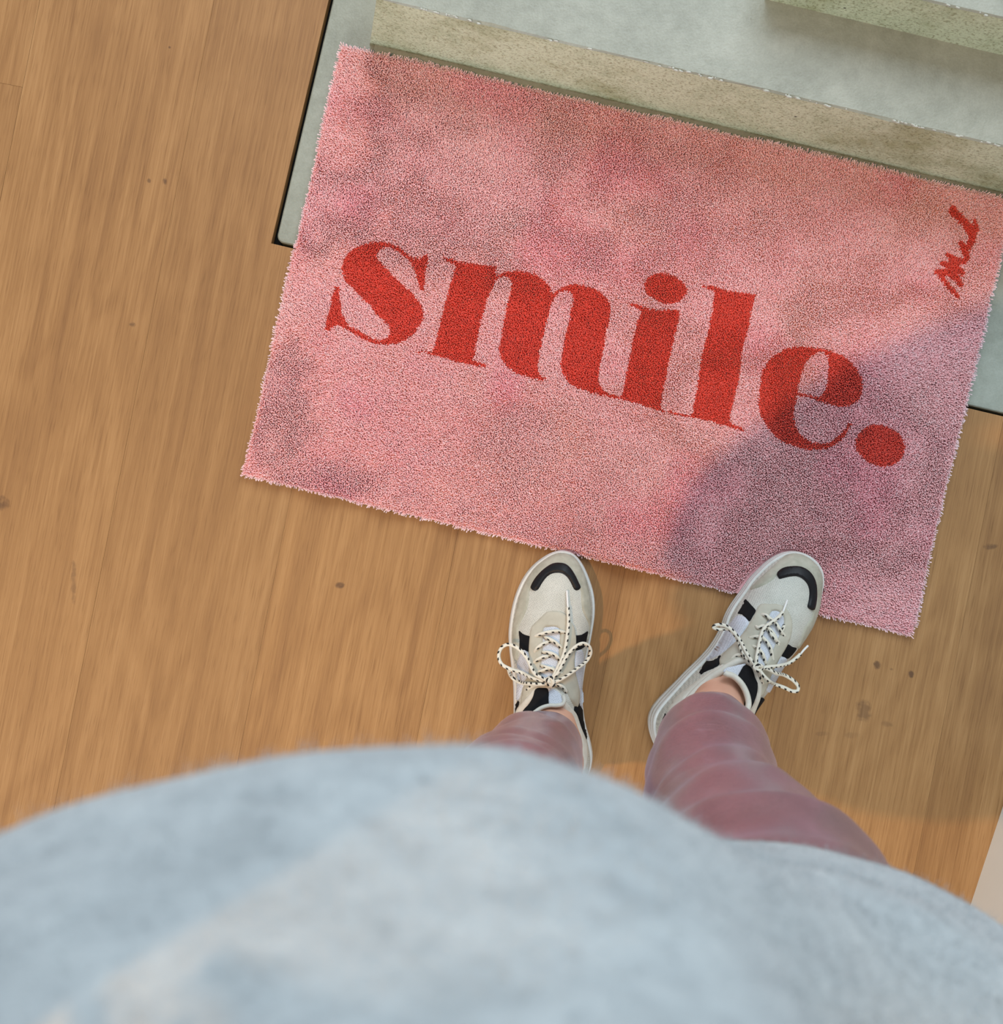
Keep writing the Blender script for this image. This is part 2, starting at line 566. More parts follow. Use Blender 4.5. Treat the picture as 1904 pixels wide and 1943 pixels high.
stair_block('upper_step', M['concrete'], M['riser'], 0.154, 0.158, 1.7, 0.6249, 1.8, Z1 - .001, Z2, stairs)
# mortar bead along the foot of the lower riser
V, Fc = [], []
S = 90
for i in range(S + 1):
    a = -0.285 + (1.7 + .285) * i / S
    w = rng.normal(0, .0005)
    V += [W(a, 0.5145 + w, slab_z), W(a, 0.516 + w, slab_z + .0028), W(a, 0.5185 + w, slab_z + .0038), W(a, 0.527, slab_z + .0044)]
for i in range(S):
    k = 4 * i
    Fc += [(k, k + 4, k + 5, k + 1), (k + 1, k + 5, k + 6, k + 2), (k + 2, k + 6, k + 7, k + 3)]
mesh_obj('mortar_bead', V, Fc, M['concrete'], stairs)
# pale chips broken out of the nosings
def chips(name, a0, a1, b, z, n, parent):
    V, Fc = [], []
    rs = np.random.default_rng(11)
    dens = rs.random(40)
    for _ in range(n):
        f = rs.random()
        if rs.random() > dens[int(f * 39.9)] ** 1.5: continue
        a = a0 + (a1 - a0) * f
        L = rs.uniform(.001, .0045); wd = rs.uniform(.0005, .0013)
        bb = b + rs.uniform(-.0006, .0012)
        k = len(V)
        m = 6
        for q in range(m):
            t = q / m * 2 * math.pi
            rr = rs.uniform(.7, 1.2)
            V.append(W(a + L * rr * math.cos(t), bb + wd * rr * math.sin(t), z - .0012))
        for q in range(m):
            t = q / m * 2 * math.pi
            V.append(W(a + L * .7 * math.cos(t), bb + wd * .7 * math.sin(t), z + rs.uniform(.0002, .0007)))
        for q in range(m):
            Fc.append((k + q, k + (q + 1) % m, k + m + (q + 1) % m, k + m + q))
        Fc.append(tuple(k + m + q for q in range(m)))
    o = mesh_obj(name, V, Fc, M['chip'], parent)
    tag(o, kind='stuff')
chips('edge_chips', -0.268, 1.3, 0.5256, Z1, 520, stairs)
chips('edge_chips', 0.3, 1.3, 0.6249, Z2, 160, stairs)

# ---------------------------------------------------------------- wall at the right
wa = np.array(U(1904, 1530)); wb = np.array(U(1848, 1700))
d = (wb - wa) / np.linalg.norm(wb - wa)
nn = np.array([-d[1], d[0]])            # away from the floor seen here
if nn[0] < 0: nn = -nn
A = wa - d * 0.06; B = wa + d * 1.6
bm = bmesh.new()
cs = [A, B, B + nn * 0.1, A + nn * 0.1]
vb = [bm.verts.new((c[0], c[1], 0.0)) for c in cs]
vt = [bm.verts.new((c[0], c[1], 2.6)) for c in cs]
for i in range(4):
    j = (i + 1) % 4
    bm.faces.new((vb[i], vb[j], vt[j], vt[i]))
bm.faces.new(vt)
bm.faces.new(vb[::-1])
bmesh.ops.recalc_face_normals(bm, faces=bm.faces)
wall = bm_obj('wall_right', bm, M['plaster'])
tag(wall, kind='structure')

# ---------------------------------------------------------------- shoe outlines (measured, closed)
LEFT_OUT = [(1065.4, 1044.9, .012), (1049, 1048.5, .012), (1033.9, 1056.2, .012), (1013.4, 1072, .012), (994.5, 1095.6, .012), (978.8, 1130.3, .012), (970.9, 1161.8, .012),
            (966.2, 1201.2, .012), (967.8, 1232.7, .012), (971, 1262, .02), (975, 1300, .03), (976, 1340, .03), (976, 1371, .025), (978, 1400, .015), (987, 1440, .012),
            (1010, 1472, .012), (1050, 1492, .02), (1092, 1489, .03), (1117, 1467, .03), (1124, 1438, .03), (1122, 1415, .04), (1115, 1385, .055), (1110, 1350, .055),
            (1108, 1320, .05), (1111, 1285, .045), (1117, 1245, .035), (1124.5, 1205, .03), (1129, 1165, .02), (1127, 1130, .015), (1117, 1096, .012), (1102, 1066, .012), (1086, 1050, .012)]
RIGHT_OUT = [(1501, 1046, .012), (1517, 1048, .012), (1536, 1056, .015), (1552, 1069, .02), (1561, 1086, .02), (1563, 1107, .02), (1561, 1130, .025), (1558, 1151, .025), (1555, 1167, .03),
             (1547, 1187, .03), (1536, 1209, .035), (1522, 1232, .04), (1506, 1255, .045), (1489, 1280, .05), (1468, 1313, .055), (1449, 1338, .06), (1437, 1356, .06), (1425, 1374, .06),
             (1403, 1402, .05), (1375, 1428, .045), (1335, 1446, .04), (1290, 1443, .02), (1255, 1425, .012), (1239, 1396, .012), (1234, 1368, .012), (1238, 1348, .012), (1249, 1331, .012),
             (1265, 1313, .012), (1283, 1295, .015), (1303, 1276, .02), (1326, 1256, .025), (1346, 1232, .02), (1359, 1212, .018), (1369, 1190, .014), (1376, 1168, .012), (1385, 1151, .012),
             (1396, 1135, .012), (1408, 1119, .012), (1422, 1099, .012), (1437, 1083, .012), (1454, 1067, .012), (1470, 1056, .012), (1485, 1049, .012)]
SHOE_OUT = {}
for key, T in (('left', LEFT_OUT), ('right', RIGHT_OUT)):
    SHOE_OUT[key] = catmull([U(*p) for p in T], 0.004, True)

# ---------------------------------------------------------------- the pink mat
ZM = 0.008
mTL, mTR, mBR, mBL = [np.array(U(*p, ZM)) for p in ((649, 84), (1925, 379), (1730, 1206), (461, 899))]
mat = empty('doormat')
tag(mat, 'pink tufted doormat with the word smile in big red letters', 'doormat')

C1 = (610, 440, 220); C2 = (790, 470, 260); C3 = (1010, 520, 260); C4 = (1180, 500, 280); C5 = (1180, 580, 260); C6 = (1420, 640, 240); C7 = (1600, 780, 140)
G = []
G.append((C1, [(1740, 345), (1640, 420), (1540, 425), (1450, 385), (1380, 330), (1280, 250), (1180, 190), (1080, 160), (980, 148), (880, 152), (760, 175), (640, 215), (540, 265), (450, 340), (390, 430), (360, 530), (355, 620), (375, 720), (420, 820), (500, 900), (580, 990), (650, 1070), (740, 1160), (830, 1250), (900, 1340), (990, 1410), (1070, 1490), (1125, 1560), (1145, 1630), (1130, 1700), (1080, 1760), (1000, 1785), (920, 1780), (820, 1745), (720, 1690), (620, 1640), (520, 1590), (450, 1530), (400, 1460), (360, 1380), (335, 1280), (320, 1180), (300, 1080), (300, 990), (330, 905), (240, 905), (215, 990), (175, 1120), (150, 1250), (120, 1380), (95, 1480), (75, 1600), (110, 1625), (180, 1580), (270, 1540), (350, 1555), (430, 1610), (520, 1670), (620, 1730), (740, 1795), (860, 1835), (980, 1855), (1100, 1855), (1220, 1835), (1340, 1800), (1450, 1745), (1550, 1670), (1630, 1560), (1675, 1460), (1690, 1340), (1665, 1230), (1610, 1130), (1540, 1040), (1470, 970), (1380, 890), (1280, 800), (1190, 720), (1110, 620), (1040, 560), (980, 490), (920, 420), (905, 360), (930, 310), (980, 265), (1050, 240), (1130, 245), (1220, 290), (1300, 340), (1380, 400), (1440, 450), (1490, 530), (1550, 640), (1590, 760), (1620, 880), (1640, 960), (1700, 960), (1710, 860), (1715, 740), (1735, 560), (1755, 400)]))
G.append((C2, [(365, 125), (470, 140), (580, 178), (700, 200), (840, 215), (980, 235), (1125, 238), (1105, 320), (1110, 420), (1090, 470), (1050, 600), (1010, 700), (970, 820), (940, 940), (910, 1060), (880, 1180), (860, 1300), (830, 1420), (800, 1575), (900, 1605), (1015, 1650), (960, 1668), (800, 1635), (650, 1600), (500, 1555), (350, 1515), (200, 1475), (50, 1440), (70, 1428), (240, 1445), (270, 1370), (320, 1180), (370, 960), (430, 740), (480, 540), (550, 290), (550, 240), (510, 205), (400, 170)]))
G.append((C2, [(1090, 390), (1200, 345), (1320, 310), (1440, 312), (1580, 340), (1700, 390), (1800, 460), (1870, 550), (1905, 640), (1911, 690), (1871, 866), (1831, 1006), (1791, 1166), (1751, 1306), (1711, 1446), (1691, 1596), (1696, 1716), (1740, 1790), (1805, 1835), (1761, 1858), (1671, 1831), (1560, 1805), (1400, 1770), (1300, 1700), (1220, 1610), (1165, 1500), (1160, 1380), (1190, 1240), (1220, 1080), (1250, 940), (1290, 780), (1330, 600), (1350, 500), (1330, 440), (1290, 400), (1230, 385), (1090, 445)]))
G.append((C3, [(230, 300), (330, 265), (400, 200), (480, 165), (600, 145), (740, 165), (880, 210), (980, 270), (1060, 350), (1095, 420), (1110, 500), (1090, 620), (1050, 760), (1020, 920), (990, 1060), (960, 1200), (940, 1340), (925, 1460), (935, 1540), (980, 1615), (1080, 1672), (1300, 1725), (1300, 1765), (1250, 1750), (1100, 1715), (960, 1692), (840, 1660), (700, 1620), (600, 1585), (520, 1530), (460, 1460), (410, 1370), (395, 1260), (410, 1140), (440, 1020), (470, 880), (500, 740), (530, 620), (560, 480), (590, 350), (580, 290), (540, 245), (470, 235), (390, 255), (340, 320), (290, 400), (255, 500), (200, 560)]))
G.append((C4, [(80, 510), (150, 515), (280, 555), (400, 580), (480, 600), (600, 600), (762, 620), (750, 720), (710, 880), (670, 1040), (640, 1200), (610, 1340), (580, 1480), (550, 1620), (520, 1760), (495, 1885), (250, 1830), (0, 1757), (30, 1640), (60, 1480), (100, 1280), (130, 1140), (160, 980), (190, 860), (220, 740), (270, 620), (180, 575)]))
G.append((C5, [(500, 1395), (560, 1425), (720, 1470), (850, 1500), (1000, 1530), (1000, 1565), (850, 1528), (700, 1492), (560, 1455), (480, 1430)]))
G.append((C4, [(300, 250), (340, 180), (400, 140), (480, 120), (600, 125), (700, 165), (780, 215), (840, 280), (862, 350), (830, 430), (750, 495), (640, 525), (540, 510), (430, 460), (340, 390), (295, 320)]))
G.append((C4, [(1050, 296), (1160, 295), (1240, 320), (1380, 365), (1520, 390), (1620, 395), (1728, 403), (1690, 540), (1660, 680), (1630, 840), (1600, 1000), (1570, 1130), (1550, 1260), (1520, 1400), (1500, 1520), (1460, 1650), (1430, 1760), (1410, 1904), (905, 1904), (940, 1700), (970, 1520), (1010, 1340), (1040, 1200), (1080, 1060), (1110, 940), (1140, 800), (1150, 660), (1180, 520), (1210, 400), (1190, 360), (1110, 335)]))
G.append((C5, [(1000, 1330), (1528, 1330), (1505, 1480), (1490, 1635), (1580, 1675), (1700, 1722), (1640, 1735), (1500, 1700), (1350, 1655), (1200, 1608), (1050, 1575), (955, 1545), (970, 1480)]))
G.append((C6, [(1580, 1290), (1520, 1292), (1480, 1370), (1400, 1460), (1300, 1540), (1220, 1590), (1120, 1610), (1000, 1595), (900, 1550), (810, 1490), (760, 1400), (720, 1300), (700, 1200), (710, 1100), (730, 980), (745, 875), (850, 892), (950, 912), (1050, 947), (1150, 975), (1260, 1010), (1380, 1035), (1480, 1035), (1590, 1010), (1680, 940), (1720, 850), (1735, 740), (1715, 620), (1670, 520), (1600, 420), (1520, 340), (1420, 275), (1300, 225), (1180, 185), (1060, 155), (950, 140), (820, 130), (700, 150), (580, 180), (450, 240), (350, 310), (270, 400), (210, 500), (190, 620), (170, 740), (145, 860), (140, 980), (155, 1100), (190, 1210), (250, 1310), (330, 1400), (430, 1490), (540, 1570), (660, 1630), (790, 1670), (930, 1700), (1080, 1695), (1200, 1670), (1320, 1620), (1420, 1540), (1490, 1450), (1535, 1360)]))
G.append((C7, [(320, 930), (330, 780), (400, 600), (540, 470), (760, 370), (980, 375), (1200, 440), (1380, 540), (1530, 690), (1600, 880), (1595, 1070), (1530, 1230), (1400, 1360), (1200, 1440), (1050, 1475), (820, 1430), (640, 1340), (480, 1190), (370, 1060)]))
HOLE = (C6, [(1040, 210), (970, 260), (910, 320), (860, 400), (835, 500), (805, 600), (770, 700), (755, 790), (765, 840), (870, 858), (980, 883), (1070, 888), (1130, 850), (1165, 760), (1185, 640), (1195, 520), (1200, 400), (1190, 290), (1130, 215)])
SIG = (1750, 380, 154)
STROKES = [([(560, 150), (600, 230), (700, 310), (790, 400), (860, 480), (930, 580), (925, 680), (900, 780), (870, 870)], [52, 62, 60, 52, 62, 70, 55, 50, 40]),
           ([(950, 350), (985, 430), (990, 540), (940, 640)], [30, 34, 36, 40]),
           ([(720, 790), (780, 860), (830, 960), (840, 1080), (780, 1140), (680, 1130), (560, 1080), (480, 1030)], [40, 60, 55, 38, 48, 48, 45, 34]),
           ([(380, 1180), (500, 1215), (620, 1260), (760, 1350)], [38, 52, 56, 44]),
           ([(540, 1100), (600, 1180), (660, 1260)], [40, 44, 44]),
           ([(250, 1340), (380, 1360), (500, 1340), (640, 1430), (730, 1550)], [30, 60, 55, 52, 36]),
           ([(290, 1340), (380, 1470), (480, 1570), (600, 1680), (680, 1790)], [40, 42, 40, 38, 22])]

def mat_px(c, pts):
    return np.array([U(x, y, ZM) for x, y in crop(*c, pts)])

# tufts
m_ex = (mTR - mTL); WM = np.linalg.norm(m_ex); m_ex /= WM
m_ey = (mTL - mBL); HM = np.linalg.norm(m_ey); m_ey /= HM

def mat_point(s, t):
    """s,t in 0..1 across and up"""
    s = s[:, None]; t = t[:, None]
    return (mBL * (1 - s) + mBR * s) * (1 - t) + (mTL * (1 - s) + mTR * s) * t

def gauss(x, c, w):
    return np.exp(-((x - c) / w) ** 2)

def mat_lift(s, t):
    """the near edge does not lie flat: gentle waves and ruffles"""
    x = s * WM; y = t * HM
    z = 0.010 * gauss(x, .105, .030) * gauss(y, 0, .035)
    z = z + 0.008 * gauss(x, .185, .022) * gauss(y, .005, .035)
    z = z + 0.007 * gauss(x, .265, .02) * gauss(y, .0, .04)
    z = z + 0.006 * gauss(x, .36, .02) * gauss(y, .0, .03)
    z = z + 0.016 * gauss(x, .488, .032) * gauss(y, .0, .035)
    for k, yy in enumerate((.020, .043, .068, .092)):
        z = z + 0.0022 * gauss(y, yy + .012 * np.sin(x * 22 + k), .0055) * np.clip((x - .66) / .06, 0, 1)
    # the mat's near left corner curls
    z = z + 0.004 * gauss(x, .03, .03) * gauss(y, .0, .03)
    # pressed flat round the shoe that stands on it
    P = mat_point(np.ravel(s), np.ravel(t))
    z = np.ravel(z)
    near = (P[:, 0] > .25) & (P[:, 0] < .45) & (P[:, 1] < .0)
    f = np.ones(len(P))
    if near.any():
        Q = P[near]
        f[near] = np.where(inside(Q, SHOE_OUT['right']), 0, np.clip((dist_poly(Q, SHOE_OUT['right']) - .004) / .02, 0, 1))
    return z * f

SP = 0.00128
nx, ny = int(WM / SP), int(HM / SP)
gx, gy = np.meshgrid(np.arange(nx), np.arange(ny))
gx = gx.ravel().astype(float); gy = gy.ravel().astype(float)
s = (gx + 0.5 + 0.5 * (gy % 2) + rng.normal(0, .22, gx.size)) / nx
t = (gy + 0.5 + rng.normal(0, .22, gx.size)) / ny
s = np.clip(s, 0.0, 1.0); t = np.clip(t, 0, 1)
pos = mat_point(s, t)
# ragged outline
edge = np.minimum(np.minimum(s * WM, (1 - s) * WM), np.minimum(t * HM, (1 - t) * HM))
keep = ~((edge < 0.0014) & (rng.random(s.size) < 0.35))
# shoe standing on the mat presses the pile flat
for key in ('left', 'right'):
    keep &= ~inside(pos, offset_poly(SHOE_OUT[key], -0.0030))
s, t, pos, edge = s[keep], t[keep], pos[keep], edge[keep]
N = s.size
red = np.zeros(N, bool)
jit = pos + rng.normal(0, .0005, (N, 2))
for c, pts in G:
    red |= inside(jit, mat_px(c, pts))
red &= ~inside(jit, mat_px(*HOLE))
for pts, wd in STROKES:
    P = mat_px(SIG, pts)
    sc = 154 / 1904 * (H - ZM) / F
    sc = 154 / 1496 * (H - ZM) / F
    P = np.array([U(SIG[0] + x * 154 / 1496, SIG[1] + y * 154 / 1496, ZM) for x, y in pts])
    for i in range(len(P) - 1):
        ab = P[i + 1] - P[i]
        q = np.clip(((jit - P[i]) @ ab) / (ab @ ab), 0, 1)
        dd = np.hypot(*(jit - P[i] - q[:, None] * ab).T)
        red |= dd < (wd[i] * (1 - q) + wd[i + 1] * q) * sc * 1.22

def vnoise(x, y, f, seed):
    r = np.random.default_rng(seed)
    g = r.random((64, 64))
    X = (x * f) % 64; Y = (y * f) % 64
    i = X.astype(int) % 64; j = Y.astype(int) % 64
    fx = X - np.floor(X); fy = Y - np.floor(Y)
    fx = fx * fx * (3 - 2 * fx); fy = fy * fy * (3 - 2 * fy)
    i2 = (i + 1) % 64; j2 = (j + 1) % 64
    return (g[i, j] * (1 - fx) + g[i2, j] * fx) * (1 - fy) + (g[i, j2] * (1 - fx) + g[i2, j2] * fx) * fy

mx, my = s * WM, t * HM
# pile direction: brushed areas lean differently
la = vnoise(mx, my, 9, 1) * 6.3 + vnoise(mx, my, 40, 2) * 2.0
lm = 0.0010 + 0.0003 * vnoise(mx, my, 13, 3) + 0.0004 * vnoise(mx, my, 60, 5)
tip = np.stack([np.cos(la), np.sin(la)], 1) * lm[:, None] + rng.normal(0, .00055, (N, 2))
# outward lean at the border
out = np.zeros((N, 2))
bz = 0.004
out += -m_ex * (np.clip(1 - s * WM / bz, 0, 1))[:, None] + m_ex * (np.clip(1 - (1 - s) * WM / bz, 0, 1))[:, None]
out += -m_ey * (np.clip(1 - t * HM / bz, 0, 1))[:, None] + m_ey * (np.clip(1 - (1 - t) * HM / bz, 0, 1))[:, None]
tip += out * 0.0035
zb = 0.0035 + mat_lift(s, t)
hh = 0.0058 + rng.normal(0, .0008, N) + 0.0009 * vnoise(mx, my, 30, 8) - 0.0025 * np.clip(1 - edge / .005, 0, 1)
rad = 0.00098 + rng.normal(0, .00008, N)
ang = rng.random(N) * 6.283
verts = np.empty((N, 6, 3), np.float32)
for k in range(3):
    a = ang + k * 2.0944
    ox, oy = np.cos(a) * rad, np.sin(a) * rad
    verts[:, k, 0] = pos[:, 0] + ox; verts[:, k, 1] = pos[:, 1] + oy; verts[:, k, 2] = zb
    a2 = a + 0.5
    kr = 0.74 + 0.12 * rng.random(N)
    verts[:, 3 + k, 0] = pos[:, 0] + tip[:, 0] + np.cos(a2) * rad * kr
    verts[:, 3 + k, 1] = pos[:, 1] + tip[:, 1] + np.sin(a2) * rad * kr
    verts[:, 3 + k, 2] = zb + hh + rng.normal(0, .00035, N)
tri = np.array([[0, 1, 4], [0, 4, 3], [1, 2, 5], [1, 5, 4], [2, 0, 3], [2, 3, 5], [3, 4, 5]])
faces = (np.arange(N)[:, None, None] * 6 + tri[None]).reshape(-1)
me = bpy.data.meshes.new('pile')
me.vertices.add(N * 6); me.loops.add(N * 21); me.polygons.add(N * 7)
me.vertices.foreach_set('co', verts.reshape(-1))
me.loops.foreach_set('vertex_index', faces.astype(np.int32))
me.polygons.foreach_set('loop_start', np.arange(0, N * 21, 3, dtype=np.int32))
me.polygons.foreach_set('loop_total', np.full(N * 7, 3, np.int32))
me.update()
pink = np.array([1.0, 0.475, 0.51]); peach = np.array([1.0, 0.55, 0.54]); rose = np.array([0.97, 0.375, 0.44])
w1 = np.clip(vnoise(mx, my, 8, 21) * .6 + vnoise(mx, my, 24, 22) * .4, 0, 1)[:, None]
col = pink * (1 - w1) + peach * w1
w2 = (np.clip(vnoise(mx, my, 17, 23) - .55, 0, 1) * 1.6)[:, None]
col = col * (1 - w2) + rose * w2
col[red] = np.array([0.76, 0.058, 0.030])
ew = np.clip(1 - (edge - .0004) / np.where((1 - t) * HM < .006, .0045, .0022), 0, 1)[:, None] * 0.65   # undyed yarn at the cut edges, plus the lit fringe painted paler, widest on top
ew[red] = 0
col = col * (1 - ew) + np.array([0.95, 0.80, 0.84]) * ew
col *= (1 + rng.normal(0, .12, N))[:, None]
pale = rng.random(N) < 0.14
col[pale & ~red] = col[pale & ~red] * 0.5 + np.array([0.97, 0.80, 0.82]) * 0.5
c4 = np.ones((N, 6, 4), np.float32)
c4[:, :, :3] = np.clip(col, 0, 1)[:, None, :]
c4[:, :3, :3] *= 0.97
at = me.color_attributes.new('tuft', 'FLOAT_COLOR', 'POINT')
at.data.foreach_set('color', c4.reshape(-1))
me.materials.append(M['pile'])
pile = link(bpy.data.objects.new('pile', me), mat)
tag(pile, kind='stuff')
# rubber backing under the pile
ns, nt = 120, 70
gs_, gt_ = np.meshgrid(np.arange(ns + 1) / ns, np.arange(nt + 1) / nt)
LIFT = mat_lift(gs_.ravel(), gt_.ravel()).tolist()
V = []
for z_off in (0.0018, 0.0038):
    for j in range(nt + 1):
        for i in range(ns + 1):
            ss = np.array([i / ns]); tt = np.array([j / nt])
            p = mat_point(ss, tt)[0]
            V.append((p[0], p[1], z_off + LIFT[j * (ns + 1) + i]))
K = (ns + 1) * (nt + 1)
Fc = []
for j in range(nt):
    for i in range(ns):
        a = j * (ns + 1) + i
        Fc.append((a + K, a + 1 + K, a + ns + 2 + K, a + ns + 1 + K))
        Fc.append((a, a + ns + 1, a + ns + 2, a + 1))
for i in range(ns):
    a = i; Fc.append((a, a + 1, a + 1 + K, a + K))
    a = nt * (ns + 1) + i; Fc.append((a + 1, a, a + K, a + 1 + K))
for j in range(nt):
    a = j * (ns + 1); b = a + ns + 1; Fc.append((b, a, a + K, b + K))
    a = j * (ns + 1) + ns; b = a + ns + 1; Fc.append((a, b, b + K, a + K))
bk = mesh_obj('backing', V, Fc, M['backing'], mat)
bk.data.materials.append(M['primary'])
bk.data.polygons.foreach_set('material_index', [1 if (i < 2 * ns * nt and i % 2 == 0) else 0 for i in range(len(bk.data.polygons))])
# ---------------------------------------------------------------- sneakers
def tube(name, pts, rad, mat_, parent, n=8, closed=False, step=0.0016, uv=True, raw=False):
    P = np.array(pts, float) if raw else catmull(pts, step, closed)
    m = len(P)
    T = np.roll(P, -1, 0) - np.roll(P, 1, 0)
    if not closed:
        T[0] = P[1] - P[0]; T[-1] = P[-1] - P[-2]
    T /= np.maximum(np.linalg.norm(T, axis=1)[:, None], 1e-9)
    up = np.array([0.0, 0.0, 1.0])
    V, Fc, us = [], [], []
    acc = 0.0
    ra = np.full(m, rad) if np.isscalar(rad) else np.interp(np.linspace(0, 1, m), np.linspace(0, 1, len(rad)), rad)
    L = [0.0]
    for i in range(m):
        x = np.cross(T[i], up)
        if np.linalg.norm(x) < 1e-3: x = np.array([1.0, 0, 0])
        x /= np.linalg.norm(x); y = np.cross(x, T[i])
        for k in range(n):
            a = 2 * math.pi * k / n
            V.append(P[i] + ra[i] * (math.cos(a) * x + math.sin(a) * y))
        if i: acc += np.linalg.norm(P[i] - P[i - 1]); L.append(acc)
    L.append(acc + np.linalg.norm(P[0] - P[-1]))
    segs = m if closed else m - 1
    for i in range(segs):
        for k in range(n):
            a = i * n + k; b = i * n + (k + 1) % n
            c = ((i + 1) % m) * n + (k + 1) % n; d_ = ((i + 1) % m) * n + k
            Fc.append((a, b, c, d_))
            us += [(L[i], k / n), (L[i], (k + 1) / n), (L[i + 1], (k + 1) / n), (L[i + 1], k / n)]
    if not closed:
        Fc.append(tuple(range(n))[::-1]); us += [(0, 0)] * n
        Fc.append(tuple((m - 1) * n + k for k in range(n))); us += [(0, 0)] * n
    o = mesh_obj(name, V, Fc, mat_, parent, smooth=True)
    u = o.data.uv_layers.new(name='UVMap')
    u.data.foreach_set('uv', np.array(us, np.float32).reshape(-1))
    return o

class Shoe:
    def __init__(self, key, toe, heel, opening, parent, label, zbase=0.0):
        self.out = SHOE_OUT[key]
        self.toe = np.array(U(*toe, .03)); self.heel = np.array(U(*heel, .03))
        ax = self.heel - self.toe; self.len = np.linalg.norm(ax); self.ax = ax / self.len
        self.nx = np.array([-self.ax[1], self.ax[0]])
        self.zb = zbase
        self.root = empty('sneaker', (0, 0, 0), parent)
        self.root['label'] = label
        self.opening = self.unproj(opening)
    T_ = np.array([0, .06, .15, .30, .42, .52, .60, .72, .85, 1.0])
    Hc = np.array([.047, .052, .058, .070, .084, .096, .098, .082, .082, .092])
    Dd = np.array([.030, .034, .042, .046, .046, .042, .030, .018, .016, .016])
    Z0 = np.array([.024, .022, .022, .024, .027, .029, .031, .033, .036, .038])
    def t(self, P):
        return ((np.atleast_2d(P) - self.toe) @ self.ax) / self.len
    def S(self, P):
        P = np.atleast_2d(np.asarray(P, float))
        tt = np.clip(self.t(P), 0, 1)
        hc = np.interp(tt, self.T_, self.Hc); D = np.interp(tt, self.T_, self.Dd); z0 = np.interp(tt, self.T_, self.Z0)
        dd = dist_poly(P, self.out)
        ins = inside(P, self.out)
        u = np.clip((dd - 0.0032) / D, 0, 1)
        f = (1 - (1 - u) ** 2.3) ** (1 / 2.0)
        z = z0 + (hc - z0) * f
        return np.where(ins, z, z0 - 0.004) + self.zb
    def unproj(self, px, zoff=0.0, zfun=None):
        px = np.asarray(px, float)
        z = np.full(len(px), 0.06)
        for _ in range(9):
            X = (px[:, 0] - CX) * (H - z) / F; Y = -(px[:, 1] - CY) * (H - z) / F
            Q = np.stack([X, Y], 1)
            zn = (self.S(Q) if zfun is None else zfun(Q)) + zoff
            z = 0.5 * z + 0.5 * zn
        return Q
    def patch(self, name, px, off, mat_, holes=(), grid=0.0019, zfun=None, smooth_step=0.003, raw_xy=False, edge=0.0012, closed_curve=True):
        poly = np.array(px) if raw_xy else self.unproj(px, zfun=zfun)
        poly = catmull(poly, smooth_step, True) if closed_curve else poly
        hs = [catmull(self.unproj(h, zfun=zfun), smooth_step, True) for h in holes]
        loops = [poly] + hs
        mn, mx_ = poly.min(0), poly.max(0)
        g = np.stack(np.meshgrid(np.arange(mn[0], mx_[0], grid), np.arange(mn[1], mx_[1], grid)), -1).reshape(-1, 2)
        g = g + (np.arange(len(g)) % 2)[:, None] * np.array([0.0, grid * 0.3])
        rings = []
        for lp in loops:
            sgn = 1 if lp is poly else -1
            for dd_ in (edge,):
                rings.append(offset_poly(lp, sgn * dd_))
        cand = np.concatenate([g] + rings)
        ok = inside(cand, poly)
        for h in hs: ok &= ~inside(cand, h)
        dmin = np.min([dist_poly(cand, lp) for lp in loops], 0)
        isring = np.arange(len(cand)) >= len(g)
        ok &= np.where(isring, dmin > edge * 0.75, dmin > edge * 1.7)
        cand = cand[ok]
        vs = [Vector(p) for lp in loops for p in lp] + [Vector(p) for p in cand]
        es, b = [], 0
        for lp in loops:
            m = len(lp)
            es += [(b + i, b + (i + 1) % m) for i in range(m)]
            b += m
        ov, oe, of, *_ = delaunay_2d_cdt(vs, es, [], 0, 1e-6)
        V2 = np.array([(v.x, v.y) for v in ov])
        cen = np.array([V2[list(f)].mean(0) for f in of])
        k = inside(cen, poly)
        for h in hs: k &= ~inside(cen, h)
        faces_ = [tuple(f) for f, kk in zip(of, k) if kk]
        db = np.min([dist_poly(V2, lp) for lp in loops], 0)
        prof = np.sqrt(np.clip(1 - (1 - np.clip(db / (edge * 1.3), 0, 1)) ** 2, 0, 1))
        base = self.S(V2) if zfun is None else zfun(V2)
        o_ = -0.0008 + (off + 0.0008) * prof
        hf = self.S if zfun is None else zfun
        e_ = 0.0006
        gx_ = (hf(V2 + [e_, 0]) - hf(V2 - [e_, 0])) / (2 * e_); gy_ = (hf(V2 + [0, e_]) - hf(V2 - [0, e_])) / (2 * e_)
        gx_ = np.clip(gx_, -4, 4); gy_ = np.clip(gy_, -4, 4)
        nl = np.sqrt(gx_ ** 2 + gy_ ** 2 + 1)
        xy = V2 - np.stack([gx_ / nl, gy_ / nl], 1) * o_[:, None]
        z = base + o_ / nl
        # consistent upward winding
        ff = []
        for f in faces_:
            a, b_, c = V2[f[0]], V2[f[1]], V2[f[2]]
            if (b_[0] - a[0]) * (c[1] - a[1]) - (b_[1] - a[1]) * (c[0] - a[0]) < 0: f = f[::-1]
            ff.append(f)
        return mesh_obj(name, np.column_stack([xy, z]), ff, mat_, self.root, smooth=True)
